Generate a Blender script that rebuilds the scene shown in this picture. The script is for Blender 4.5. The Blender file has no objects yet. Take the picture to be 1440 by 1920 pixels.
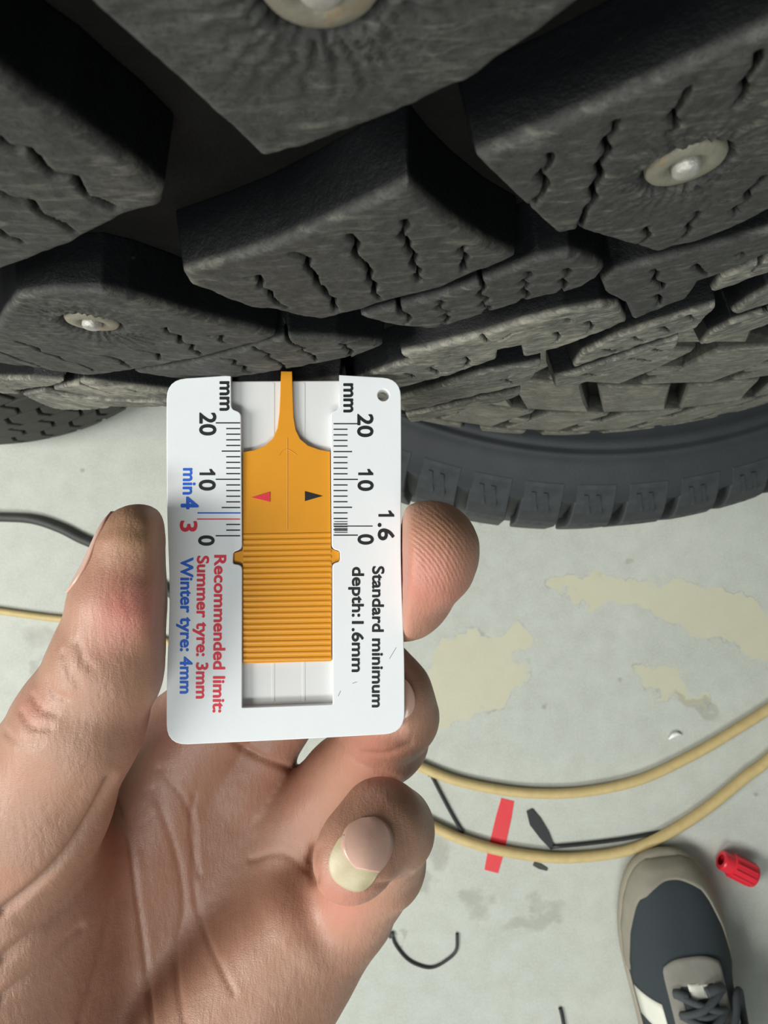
import bpy, bmesh, math, random
import numpy as np
from mathutils import Vector, Matrix
from mathutils.bvhtree import BVHTree

random.seed(7)
rng = np.random.default_rng(7)
SC = bpy.context.scene
COL = SC.collection

# ------------------------------------------------------------------ camera
F = 1350.0                      # focal length in pixels of the 1440x1920 frame
H = 830.0                       # lens height over the floor, mm
PITCH = math.atan(70.0 / F)    # phone tipped a little towards the tyre stack
cam_d = bpy.data.cameras.new('camera')
cam_d.sensor_fit = 'VERTICAL'; cam_d.sensor_height = 36.0
cam_d.lens = 36.0 * F / 1920.0
cam_d.clip_start = 0.002; cam_d.clip_end = 50
cam_d.dof.use_dof = True; cam_d.dof.focus_distance = 0.118; cam_d.dof.aperture_fstop = 75
cam = bpy.data.objects.new('camera', cam_d)
cam.location = (0, 0, H / 1000); cam.rotation_euler = (PITCH, 0, 0)
COL.objects.link(cam); SC.camera = cam

# ------------------------------------------------------------------ light
world = bpy.data.worlds.new('workshop'); SC.world = world; world.use_nodes = True
wb = world.node_tree.nodes['Background']
wb.inputs[0].default_value = (0.93, 1.0, 0.95, 1); wb.inputs[1].default_value = 0.215
def area(name, loc, target, size, power, color):
    l = bpy.data.lights.new(name, 'AREA'); l.shape = 'RECTANGLE'
    l.size, l.size_y = size; l.energy = power; l.color = color
    o = bpy.data.objects.new(name, l); o.location = loc
    o.rotation_euler = (Vector(target) - Vector(loc)).to_track_quat('-Z', 'Y').to_euler()
    COL.objects.link(o); return o
area('workshop_lamp', (-1.85, -0.45, 1.95), (0, 0.1, 0.6), (1.0, 1.0), 68, (1.0, 0.985, 0.93))
area('ceiling_tube', (-0.4, -1.8, 2.5), (0, 0.1, 0.4), (1.8, 0.5), 48, (0.95, 1.0, 0.97))
vs = SC.view_settings
vs.view_transform = 'Standard'; vs.look = 'None'; vs.exposure = -0.1; vs.gamma = 1.0; vs.use_curve_mapping = False

# ------------------------------------------------------------------ helpers
CP, SP = math.cos(PITCH), math.sin(PITCH)
def ray(px, py):
    x, y, z = (px - 720) / F, (960 - py) / F, -1.0
    return np.array([x, y * CP - z * SP, y * SP + z * CP])
def at(px, py, D):              # point D mm straight below lens height; mm, z up from the floor
    d = ray(px, py); p = d * (D / -d[2]); return np.array([p[0], p[1], H + p[2]])
def fl(px, py, h=0.0): return at(px, py, H - h)
def atc(px, py, c):             # camera-frame point, c mm along the lens axis
    return np.array([(px - 720) / F * c, (960 - py) / F * c, -c])
CAMROT = Matrix.Rotation(PITCH, 4, 'X')

def setp(o, label=None, cat=None, group=None, kind=None):
    if label: o['label'] = label
    if cat: o['category'] = cat
    if group: o['group'] = group
    if kind: o['kind'] = kind
    return o
def empty(name, loc_mm, label, cat, group=None, rot=None):
    o = bpy.data.objects.new(name, None); o.empty_display_size = 0.02
    o.location = [c / 1000 for c in loc_mm]
    if rot is not None: o.rotation_euler = rot
    COL.objects.link(o); return setp(o, label, cat, group)
def mesh(name, v, f, smooth=False):
    m = bpy.data.meshes.new(name)
    v = np.asarray(v, float) / 1000.0
    if isinstance(f, np.ndarray):
        n = len(f); k = f.shape[1]
        m.vertices.add(len(v)); m.vertices.foreach_set('co', v.astype(np.float32).ravel())
        m.loops.add(n * k); m.loops.foreach_set('vertex_index', f.astype(np.int32).ravel())
        m.polygons.add(n); m.polygons.foreach_set('loop_start', np.arange(0, n * k, k, dtype=np.int32))
        m.update(calc_edges=True)
    else:
        m.from_pydata([tuple(p) for p in v], [], f); m.update()
    if smooth:
        m.polygons.foreach_set('use_smooth', np.ones(len(m.polygons), bool))
    return m
def obj(name, me, mat=None, parent=None, org=None):
    """me: mesh whose coordinates are already local to parent; org subtracts nothing when None"""
    o = bpy.data.objects.new(name, me)
    if mat is not None and len(me.materials) == 0: me.materials.append(mat)
    COL.objects.link(o)
    if parent is not None: o.parent = parent
    return o
def part(name, v, f, mat, parent=None, org=(0, 0, 0), smooth=False):
    v = np.asarray(v, float) - np.asarray(org, float)
    return obj(name, mesh(name, v, f, smooth), mat, parent)
def bevel(o, w, seg=2, ang=35):
    b = o.modifiers.new('bevel', 'BEVEL'); b.width = w / 1000; b.segments = seg
    b.limit_method = 'ANGLE'; b.angle_limit = math.radians(ang); return o
def subsurf(o, n=2):
    s = o.modifiers.new('subd', 'SUBSURF'); s.levels = n; s.render_levels = n; return o
def tube(pts, r, sides=10, cap=True, smooth_n=0):
    P = np.asarray(pts, float)
    if smooth_n:
        P = catmull(P, smooth_n)
    n = len(P); R = np.full(n, r) if np.isscalar(r) else np.interp(np.linspace(0, 1, n), np.linspace(0, 1, len(r)), r)
    T = np.gradient(P, axis=0); T /= np.linalg.norm(T, axis=1)[:, None] + 1e-9
    up = np.array([0, 0, 1.0]) if abs(T[0][2]) < 0.9 else np.array([1.0, 0, 0])
    V = []; N = up
    for i in range(n):
        N = N - T[i] * np.dot(N, T[i]); N /= np.linalg.norm(N) + 1e-9
        B = np.cross(T[i], N)
        for k in range(sides):
            a = 2 * math.pi * k / sides
            V.append(P[i] + R[i] * (math.cos(a) * N + math.sin(a) * B))
    Fc = []
    for i in range(n - 1):
        for k in range(sides):
            a, b = i * sides + k, i * sides + (k + 1) % sides
            Fc.append((a, b, b + sides, a + sides))
    if cap:
        Fc.append(tuple(range(sides))[::-1]); Fc.append(tuple(range((n - 1) * sides, n * sides)))
    return V, Fc
def catmull(P, n):
    P = np.asarray(P, float); Q = np.vstack([2 * P[0] - P[1], P, 2 * P[-1] - P[-2]]); out = []
    for i in range(1, len(Q) - 2):
        p0, p1, p2, p3 = Q[i - 1:i + 3]
        for t in np.linspace(0, 1, n, endpoint=False):
            out.append(0.5 * ((2 * p1) + (-p0 + p2) * t + (2 * p0 - 5 * p1 + 4 * p2 - p3) * t * t + (-p0 + 3 * p1 - 3 * p2 + p3) * t ** 3))
    out.append(P[-1]); return np.array(out)

# --- naive surface nets on a numpy grid
def surface_nets(S, org, h):
    nx, ny, nz = S.shape
    neg = S < 0
    c = np.zeros((nx - 1, ny - 1, nz - 1), np.uint8)
    offs = [(i, j, k) for i in (0, 1) for j in (0, 1) for k in (0, 1)]
    def sub(A, o): return A[o[0]:nx - 1 + o[0], o[1]:ny - 1 + o[1], o[2]:nz - 1 + o[2]]
    for o in offs: c += sub(neg, o)
    act = (c > 0) & (c < 8)
    idx = np.full(act.shape, -1, np.int64); ii = np.argwhere(act); idx[act] = np.arange(len(ii))
    vals = {o: sub(S, o)[act].astype(np.float64) for o in offs}
    acc = np.zeros((len(ii), 3)); cnt = np.zeros(len(ii))
    for a in offs:
        for ax in range(3):
            if a[ax] == 1: continue
            b = list(a); b[ax] = 1; b = tuple(b)
            va, vb = vals[a], vals[b]; m = (va < 0) != (vb < 0)
            t = np.where(m, va / np.where(m, va - vb, 1), 0)
            for d in range(3):
                acc[:, d] += np.where(m, (t if d == ax else a[d]), 0)
            cnt += m
    V = (ii + acc / cnt[:, None]) * h + np.asarray(org)
    faces = []
    for ax in range(3):
        u, w = (ax + 1) % 3, (ax + 2) % 3
        sl0 = [slice(None)] * 3; sl1 = [slice(None)] * 3
        for d in (u, w): sl0[d] = slice(1, -1); sl1[d] = slice(1, -1)
        sl0[ax] = slice(0, -1); sl1[ax] = slice(1, None)
        n0, n1 = neg[tuple(sl0)], neg[tuple(sl1)]
        e = np.argwhere(n0 != n1)
        if len(e) == 0: continue
        flip = n0[tuple(e.T)]
        e = e.copy(); e[:, u] += 1; e[:, w] += 1
        def cell(du, dw):
            q = e.copy(); q[:, u] += du; q[:, w] += dw; return idx[tuple(q.T)]
        q = np.stack([cell(-1, -1), cell(0, -1), cell(0, 0), cell(-1, 0)], 1)
        q[~flip] = q[~flip][:, ::-1]
        faces.append(q)
    Fq = np.concatenate(faces); Fq = Fq[(Fq >= 0).all(1)]
    return V, Fq
def smin(a, b, k):
    h = np.clip(0.5 + 0.5 * (b - a) / k, 0, 1); return b + (a - b) * h - k * h * (1 - h)
def smax(a, b, k): return -smin(-a, -b, k)
def vnoise(P, scale, seed=0):
    """cheap smooth value noise on points (n,3) in mm"""
    r = np.random.default_rng(seed); T = r.random((32, 32, 32)) * 2 - 1
    q = np.asarray(P) / scale; i = np.floor(q).astype(int); f = q - i; f = f * f * (3 - 2 * f)
    def g(a, b, c): return T[(i[:, 0] + a) % 32, (i[:, 1] + b) % 32, (i[:, 2] + c) % 32]
    x, y, z = f.T
    l = lambda a, b, t: a + (b - a) * t
    return l(l(l(g(0, 0, 0), g(1, 0, 0), x), l(g(0, 1, 0), g(1, 1, 0), x), y),
             l(l(g(0, 0, 1), g(1, 0, 1), x), l(g(0, 1, 1), g(1, 1, 1), x), y), z)
def poly_sd(poly, X, Y):
    """signed distance to a 2-D polygon, negative inside"""
    P = np.asarray(poly, float); d = np.full(X.shape, 1e9); s = np.zeros(X.shape, bool)
    n = len(P)
    for i in range(n):
        a, b = P[i], P[(i + 1) % n]; e = b - a
        wx, wy = X - a[0], Y - a[1]
        t = np.clip((wx * e[0] + wy * e[1]) / (e @ e + 1e-12), 0, 1)
        d = np.minimum(d, (wx - t * e[0]) ** 2 + (wy - t * e[1]) ** 2)
        c = ((a[1] > Y) != (b[1] > Y))
        xi = a[0] + (Y - a[1]) * e[0] / (e[1] if abs(e[1]) > 1e-9 else 1e-9)
        s ^= c & (X < xi)
    d = np.sqrt(d); return np.where(s, -d, d)
def line_d(line, X, Y):
    P = np.asarray(line, float); d = np.full(X.shape, 1e9)
    for a, b in zip(P[:-1], P[1:]):
        e = b - a; wx, wy = X - a[0], Y - a[1]
        t = np.clip((wx * e[0] + wy * e[1]) / (e @ e + 1e-12), 0, 1)
        d = np.minimum(d, (wx - t * e[0]) ** 2 + (wy - t * e[1]) ** 2)
    return np.sqrt(d)

# ------------------------------------------------------------------ materials
class NT:
    def __init__(s, name):
        s.m = bpy.data.materials.new(name); s.m.use_nodes = True
        s.t = s.m.node_tree; s.b = s.t.nodes['Principled BSDF']
        s.out = s.t.nodes['Material Output']
        s._c = None
    def n(s, typ, **kw):
        o = s.t.nodes.new(typ)
        for k, v in kw.items(): setattr(o, k, v)
        return o
    def link(s, a, b): s.t.links.new(a, b)
    def coord(s, kind='Object'):
        if s._c is None: s._c = s.n('ShaderNodeTexCoord')
        return s._c.outputs[kind]
    def noise(s, scale, detail=4, rough=0.55, vec=None, dist=0.0):
        o = s.n('ShaderNodeTexNoise'); o.inputs['Scale'].default_value = scale
        o.inputs['Detail'].default_value = detail; o.inputs['Roughness'].default_value = rough
        o.inputs['Distortion'].default_value = dist
        s.link(vec if vec is not None else s.coord(), o.inputs['Vector']); return o.outputs['Fac']
    def vor(s, scale, feature='F1', vec=None):
        o = s.n('ShaderNodeTexVoronoi', feature=feature); o.inputs['Scale'].default_value = scale
        s.link(vec if vec is not None else s.coord(), o.inputs['Vector']); return o.outputs['Distance']
    def ramp(s, fac, stops):
        o = s.n('ShaderNodeValToRGB'); e = o.color_ramp.elements
        while len(e) < len(stops): e.new(0.5)
        for el, (p, c) in zip(e, stops):
            el.position = p; el.color = c if len(c) == 4 else (*c, 1)
        s.link(fac, o.inputs[0]); return o.outputs[0]
    def mix(s, fac, a, b, mode='MIX'):
        o = s.n('ShaderNodeMix', data_type='RGBA', blend_type=mode)
        for sock, val in ((o.inputs['Factor'], fac), (o.inputs[6], a), (o.inputs[7], b)):
            if hasattr(val, 'is_output'): s.link(val, sock)
            elif isinstance(val, (int, float)): sock.default_value = val
            else: sock.default_value = (*val, 1) if len(val) == 3 else val
        return o.outputs[2]
    def math(s, op, a, b=0.0, c=None, clamp=False):
        o = s.n('ShaderNodeMath', operation=op); o.use_clamp = clamp
        for sock, val in zip(o.inputs, (a, b, c)):
            if val is None: continue
            if hasattr(val, 'is_output'): s.link(val, sock)
            else: sock.default_value = val
        return o.outputs[0]
    def attr(s, name):
        o = s.n('ShaderNodeAttribute'); o.attribute_name = name; return o
    def bump(s, h, strength=0.4, dist=0.001, prev=None):
        o = s.n('ShaderNodeBump'); o.inputs['Strength'].default_value = strength
        o.inputs['Distance'].default_value = dist; s.link(h, o.inputs['Height'])
        if prev is not None: s.link(prev, o.inputs['Normal'])
        return o.outputs[0]
    def set(s, **kw):
        for k, v in kw.items():
            i = s.b.inputs[k]
            if hasattr(v, 'is_output'): s.link(v, i)
            elif isinstance(v, tuple) and len(v) == 3 and i.type == 'RGBA': i.default_value = (*v, 1)
            else: i.default_value = v
        return s
    def norm(s, sock): s.link(sock, s.b.inputs['Normal']); return s

def simple(name, col, rough=0.5, var=0.0, vscale=300, bump=0.0, bscale=800, **kw):
    n = NT(name); c = col
    if var:
        f = n.noise(vscale); c = n.mix(f, tuple(x * (1 - var) for x in col), tuple(min(1, x * (1 + var)) for x in col))
    n.set(**{'Base Color': c, 'Roughness': rough}); n.set(**kw)
    if bump: n.norm(n.bump(n.noise(bscale, 6, 0.65), bump, 0.0005))
    return n.m

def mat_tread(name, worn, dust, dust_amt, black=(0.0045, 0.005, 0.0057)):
    """rubber block: attribute 'wear' 0 = moulded wall, clean black rubber darkened for shade, 1 = scuffed running face"""
    n = NT(name); w = n.attr('wear_shade').outputs['Fac']
    big = n.noise(75, 5, 0.6); fine = n.noise(900, 5, 0.7); grain = n.noise(2600, 3, 0.7)
    mp = n.n('ShaderNodeMapping'); mp.inputs['Scale'].default_value = (0.30, 0.8, 1.5); mp.inputs['Rotation'].default_value = (0, 0.22, 0)
    n.link(n.coord(), mp.inputs[0])
    streak = n.noise(620, 6, 0.72, mp.outputs[0], 0.6)
    mixf = n.math('ADD', n.math('MULTIPLY', big, 0.55), n.math('MULTIPLY', streak, 0.45))
    d = n.ramp(mixf, [(0.56 - dust_amt, (0, 0, 0)), (0.74 - dust_amt, (1, 1, 1))])
    face = n.mix(n.ramp(fine, [(0.3, (0, 0, 0)), (0.7, (1, 1, 1))]), tuple(c * 0.6 for c in worn), tuple(c * 1.25 for c in worn))
    face = n.mix(n.ramp(streak, [(0.50, (0, 0, 0)), (0.68, (0.8, 0.8, 0.8))]), face, tuple(c * 2.1 for c in worn))
    face = n.mix(n.ramp(grain, [(0.30, (0.7, 0.7, 0.7)), (0.46, (0, 0, 0))]), face, tuple(c * 0.4 for c in worn))
    face = n.mix(n.math('MULTIPLY', d, 0.7), face, dust)
    specks = n.ramp(n.noise(520, 2, 0.5), [(0.74, (0, 0, 0)), (0.80, (1, 1, 1))])
    wall = n.mix(n.math('MULTIPLY', specks, 0.12), black, dust)  # wall black also stands in for shade under the phone
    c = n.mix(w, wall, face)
    n.set(**{'Base Color': c, 'Roughness': n.math('MULTIPLY_ADD', w, 0.30, 0.42), 'Specular IOR Level': n.math('MULTIPLY_ADD', w, 0.18, 0.10)})
    hgt = n.math('ADD', n.math('MULTIPLY', fine, 0.4), n.math('ADD', n.math('MULTIPLY', grain, 0.25), n.math('MULTIPLY', streak, 0.5)))
    n.norm(n.bump(hgt, 0.5, 0.00045)); return n.m
M = {}
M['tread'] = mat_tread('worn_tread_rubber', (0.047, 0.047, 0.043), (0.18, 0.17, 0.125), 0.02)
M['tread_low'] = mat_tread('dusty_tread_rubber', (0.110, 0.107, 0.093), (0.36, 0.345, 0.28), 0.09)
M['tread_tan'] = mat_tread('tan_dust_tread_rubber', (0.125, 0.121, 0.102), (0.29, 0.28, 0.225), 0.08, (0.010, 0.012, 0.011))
M['groove'] = simple('groove_rubber', (0.0065, 0.0062, 0.0056), 0.7, 0.5, 200, 0.5, 900, **{'Specular IOR Level': 0.12})  # near-black base stands in for shade down between the blocks
def mat_sidewall():
    n = NT('sidewall_rubber'); a = n.noise(60, 5, 0.6); b = n.noise(700, 4, 0.6)
    c = n.mix(n.math('MULTIPLY', a, 0.8), (0.020, 0.023, 0.027), (0.042, 0.046, 0.049))
    n.set(**{'Base Color': c, 'Roughness': 0.58, 'Specular IOR Level': 0.3}); n.norm(n.bump(b, 0.3, 0.0005)); return n.m
M['sidewall'] = mat_sidewall()
M['lug'] = simple('shoulder_lug_rubber', (0.034, 0.038, 0.041), 0.6, 0.55, 130, 0.3, 700, **{'Specular IOR Level': 0.3})
M['lug_far'] = simple('grey_tread_rubber', (0.075, 0.074, 0.066), 0.8, 0.35, 90, 0.3, 500, **{'Specular IOR Level': 0.2})

def mat_floor():
    n = NT('painted_concrete'); co = n.coord()
    big = n.noise(5, 5, 0.6); mid = n.noise(38, 6, 0.65); fine = n.noise(420, 4, 0.7)
    c = n.mix(big, (0.43, 0.455, 0.415), (0.56, 0.575, 0.525))
    c = n.mix(n.ramp(mid, [(0.35, (0, 0, 0)), (0.75, (0.55, 0.55, 0.55))]), c, (0.36, 0.37, 0.325))
    c = n.mix(n.ramp(fine, [(0.42, (0, 0, 0)), (0.85, (0.7, 0.7, 0.7))]), c, (0.62, 0.63, 0.58))
    spots = n.ramp(n.vor(26), [(0.035, (1, 1, 1)), (0.10, (0, 0, 0))])
    c = n.mix(n.math('MULTIPLY', n.math('MULTIPLY', spots, n.ramp(n.noise(13, 2), [(0.5, (0, 0, 0)), (0.62, (1, 1, 1))])), 0.6), c, (0.17, 0.16, 0.14))
    # worn patches of yellowish old paint, each with a shape of its own
    nv = n.n('ShaderNodeTexNoise'); nv.inputs['Scale'].default_value = 28; nv.inputs['Detail'].default_value = 6
    n.link(co, nv.inputs['Vector'])
    dv = n.n('ShaderNodeVectorMath', operation='MULTIPLY_ADD')
    n.link(nv.outputs['Color'], dv.inputs[0]); dv.inputs[1].default_value = (0.075, 0.075, 0); dv.inputs[2].default_value = (-0.0375, -0.0375, 0)
    ad = n.n('ShaderNodeVectorMath', operation='ADD'); n.link(co, ad.inputs[0]); n.link(dv.outputs[0], ad.inputs[1])
    sep = n.n('ShaderNodeSeparateXYZ'); n.link(ad.outputs[0], sep.inputs[0])
    def blob(px, py, rx, ry, rot):
        p = fl(px, py) / 1000; cx, cy = p[0], p[1]; k = 0.615 / 1000
        x = n.math('SUBTRACT', sep.outputs[0], cx); y = n.math('SUBTRACT', sep.outputs[1], cy)
        ca, sa = math.cos(rot), math.sin(rot)
        u = n.math('ADD', n.math('MULTIPLY', x, ca / (rx * k)), n.math('MULTIPLY', y, sa / (rx * k)))
        v = n.math('ADD', n.math('MULTIPLY', x, -sa / (ry * k)), n.math('MULTIPLY', y, ca / (ry * k)))
        return n.math('SQRT', n.math('ADD', n.math('MULTIPLY', u, u), n.math('MULTIPLY', v, v)))
    blobs = [(1160, 1115, 130, 26, -0.12), (1350, 1155, 150, 48, -0.30), (1500, 1205, 130, 60, -0.2), (880, 1265, 105, 75, 0.5), (850, 1305, 70, 50, 0), (940, 1200, 55, 26, 0.3), (1255, 1280, 75, 24, -0.62)]
    m = None
    for bb in blobs:
        d = blob(*bb); m = d if m is None else n.math('MINIMUM', m, d)
    patch = n.ramp(m, [(0.90, (1, 1, 1)), (0.99, (0, 0, 0))])
    edge = n.ramp(m, [(0.86, (0, 0, 0)), (0.96, (1, 1, 1)), (1.0, (1, 1, 1)), (0.999, (0, 0, 0))])
    edge = n.ramp(n.math('ABSOLUTE', n.math('SUBTRACT', m, 0.99)), [(0.0, (1, 1, 1)), (0.05, (0, 0, 0))])
    pc = n.mix(mid, (0.50, 0.475, 0.335), (0.63, 0.605, 0.455))
    c = n.mix(n.math('MULTIPLY', patch, 0.8), c, pc)
    c = n.mix(n.math('MULTIPLY', n.math('MULTIPLY', edge, n.ramp(n.noise(30, 3), [(0.45, (0, 0, 0)), (0.65, (1, 1, 1))])), 0.6), c, (0.26, 0.255, 0.22))
    # oily smudges
    m2 = None
    for bb in [(1170, 1060, 16, 12, 0.3), (790, 1660, 24, 18, 0), (820, 1600, 28, 30, 0), (890, 1690, 30, 28, 0.4), (1010, 1710, 70, 24, 0.3), (1300, 1320, 50, 14, -0.5), (745, 1770, 10, 12, 0), (120, 1190, 60, 40, 0), (60, 1245, 20, 14, 0)]:
        d = blob(*bb); m2 = d if m2 is None else n.math('MINIMUM', m2, d)
    c = n.mix(n.math('MULTIPLY', n.ramp(m2, [(0.55, (1, 1, 1)), (1.0, (0, 0, 0))]), 0.35), c, (0.22, 0.21, 0.16))
    n.set(**{'Base Color': c, 'Roughness': 0.55, 'Specular IOR Level': 0.35})
    n.norm(n.bump(n.math('ADD', n.math('MULTIPLY', mid, 0.5), n.math('MULTIPLY', fine, 0.5)), 0.35, 0.0012)); return n.m
M['floor'] = mat_floor()

def mat_skin():
    n = NT('skin'); tint = n.attr('flush').outputs['Fac']
    a = n.noise(60, 4, 0.6); b = n.noise(350, 4, 0.6)
    c = n.mix(a, (0.345, 0.180, 0.118), (0.43, 0.246, 0.172))
    c = n.mix(n.math('MULTIPLY', b, 0.25), c, (0.41, 0.185, 0.13))
    c = n.mix(n.math('MULTIPLY', tint, 0.8), c, (0.54, 0.185, 0.145))
    tan = n.attr('tan').outputs['Fac']
    c = n.mix(n.math('MULTIPLY', tan, 0.55), c, (0.43, 0.265, 0.145))
    n.set(**{'Base Color': c, 'Roughness': n.math('MULTIPLY_ADD', b, 0.2, 0.37), 'Specular IOR Level': 0.5, 'Subsurface Weight': 0.25, 'Subsurface Scale': 0.0025})
    n.b.inputs['Subsurface Radius'].default_value = (1.0, 0.35, 0.18)
    mp = n.n('ShaderNodeMapping'); mp.inputs['Rotation'].default_value = (0, 0, 0.5); mp.inputs['Scale'].default_value = (1, 3.0, 1)
    n.link(n.coord(), mp.inputs[0])
    cells = n.vor(1000, 'DISTANCE_TO_EDGE', mp.outputs[0])
    cr = n.ramp(cells, [(0.0, (0, 0, 0)), (0.16, (1, 1, 1))])
    mp2 = n.n('ShaderNodeMapping'); mp2.inputs['Rotation'].default_value = (0, 0, -0.45); mp2.inputs['Scale'].default_value = (3.2, 0.8, 1)
    n.link(n.coord(), mp2.inputs[0])
    lines = n.noise(330, 4, 0.6, mp2.outputs[0], 0.4)
    h1 = n.bump(cr, 0.16, 0.0002)
    h2 = n.bump(lines, 0.22, 0.0008, h1)
    pr = n.math('MULTIPLY', n.math('SINE', n.attr('print_u').outputs['Fac']), n.attr('print_m').outputs['Fac'])
    n.norm(n.bump(pr, 0.3, 0.0001, h2)); return n.m
M['skin'] = mat_skin()
M['nail'] = simple('nail_plate', (0.58, 0.36, 0.29), 0.28, 0.12, 300, 0.1, 500, **{'Subsurface Weight': 0.2, 'Subsurface Scale': 0.001})
M['nail_tip'] = simple('nail_free_edge', (0.47, 0.40, 0.25), 0.42, 0.10, 500, 0.1, 900)
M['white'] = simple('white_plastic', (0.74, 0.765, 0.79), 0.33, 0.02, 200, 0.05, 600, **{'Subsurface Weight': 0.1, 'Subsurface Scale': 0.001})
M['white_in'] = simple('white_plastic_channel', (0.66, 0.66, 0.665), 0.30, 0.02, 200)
M['orange'] = simple('orange_plastic', (0.68, 0.285, 0.02), 0.36, 0.04, 300, 0.05, 800, **{'Subsurface Weight': 0.1, 'Subsurface Scale': 0.001})
M['ink_black'] = simple('black_print', (0.012, 0.012, 0.014), 0.5, 0.3, 2000)
M['ink_red'] = simple('red_print', (0.66, 0.035, 0.06), 0.5, 0.1, 2000)
M['ink_blue'] = simple('blue_print', (0.02, 0.12, 0.62), 0.5, 0.1, 2000)
def mat_alloy():
    n = NT('stud_alloy'); a = n.noise(500, 5, 0.7); b = n.noise(300, 3, 0.6)
    c = n.mix(a, (0.16, 0.15, 0.115), (0.30, 0.285, 0.225)); c = n.mix(n.ramp(b, [(0.58, (0, 0, 0)), (0.70, (0.7, 0.7, 0.7))]), c, (0.28, 0.16, 0.06))
    n.set(**{'Base Color': c, 'Roughness': 0.6, 'Metallic': 0.35}); n.norm(n.bump(a, 0.5, 0.0004)); return n.m
M['alloy'] = mat_alloy()
M['pin'] = simple('stud_pin_steel', (0.42, 0.41, 0.38), 0.45, 0.3, 900, 0.5, 1500, Metallic=0.6)

# ------------------------------------------------------------------ the setting
def build_floor():
    s = 4000; n = 2
    v = [(-s, -s, 0), (s, -s, 0), (s, s, 0), (-s, s, 0), (-s, -s, -60), (s, -s, -60), (s, s, -60), (-s, s, -60)]
    f = [(0, 1, 2, 3), (7, 6, 5, 4), (0, 4, 5, 1), (1, 5, 6, 2), (2, 6, 7, 3), (3, 7, 4, 0)]
    setp(part('floor', v, f, M['floor']), 'pale grey-green concrete floor with yellowish worn patches', 'floor', kind='structure')
build_floor()

# ------------------------------------------------------------------ tyres (lying flat, axis upright)
class Ring:
    """cylindrical frame of a lying tyre: u arc length, v depth under the lens, w radial height over the crown surface"""
    def __init__(s, cx, cy, R, Dm, flat, half, drop):
        s.c = np.array([cx, cy]); s.R = R; s.Dm = Dm; s.flat = flat; s.half = half; s.drop = drop
    def dr(s, D):
        return s.drop * (np.maximum(0, np.abs(np.asarray(D, float) - s.Dm) - s.flat) / (s.half - s.flat)) ** 1.6
    def world(s, u, v, w):
        th = np.asarray(u, float) / s.R; r = s.R - s.dr(v) + w
        return np.stack([s.c[0] + r * np.sin(th), s.c[1] - r * np.cos(th), H - np.asarray(v, float) + 0 * r], -1)
    def hit(s, px, py):
        d = ray(px, py); d = d / -d[2]
        D = np.arange(10.0, 420.0, 0.25)
        X, Y = d[0] * D, d[1] * D
        rad = np.hypot(X - s.c[0], Y - s.c[1]); ok = np.nonzero(rad < s.R - s.dr(D))[0]
        D0 = D[ok[0]] if len(ok) else 160.0
        lo, hi = D0 - 0.25, D0
        for _ in range(20):
            m = 0.5 * (lo + hi)
            if math.hypot(d[0] * m - s.c[0], d[1] * m - s.c[1]) < s.R - float(s.dr(m)): hi = m
            else: lo = m
        X, Y = d[0] * hi, d[1] * hi
        return s.R * math.atan2(X - s.c[0], s.c[1] - Y), hi
    def poly(s, pts): return np.array([s.hit(*p) for p in pts])

def lathe(name, ring, prof, mat, root, org, seg=220):
    n = len(prof); V = []; Fc = []
    for i in range(seg):
        a = 2 * math.pi * i / seg; sa, ca = math.sin(a), -math.cos(a)
        for r, D in prof: V.append((ring.c[0] + r * sa, ring.c[1] + r * ca, H - D))
    for i in range(seg):
        j = (i + 1) % seg
        for k in range(n):
            l = (k + 1) % n
            Fc.append((i * n + k, j * n + k, j * n + l, i * n + l))
    return part(name, V, Fc, mat, root, org, smooth=True)

def set_wear_shade(me, vals):
    a = me.attributes.new('wear_shade', 'FLOAT', 'POINT'); a.data.foreach_set('value', np.asarray(vals, np.float32))

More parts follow.
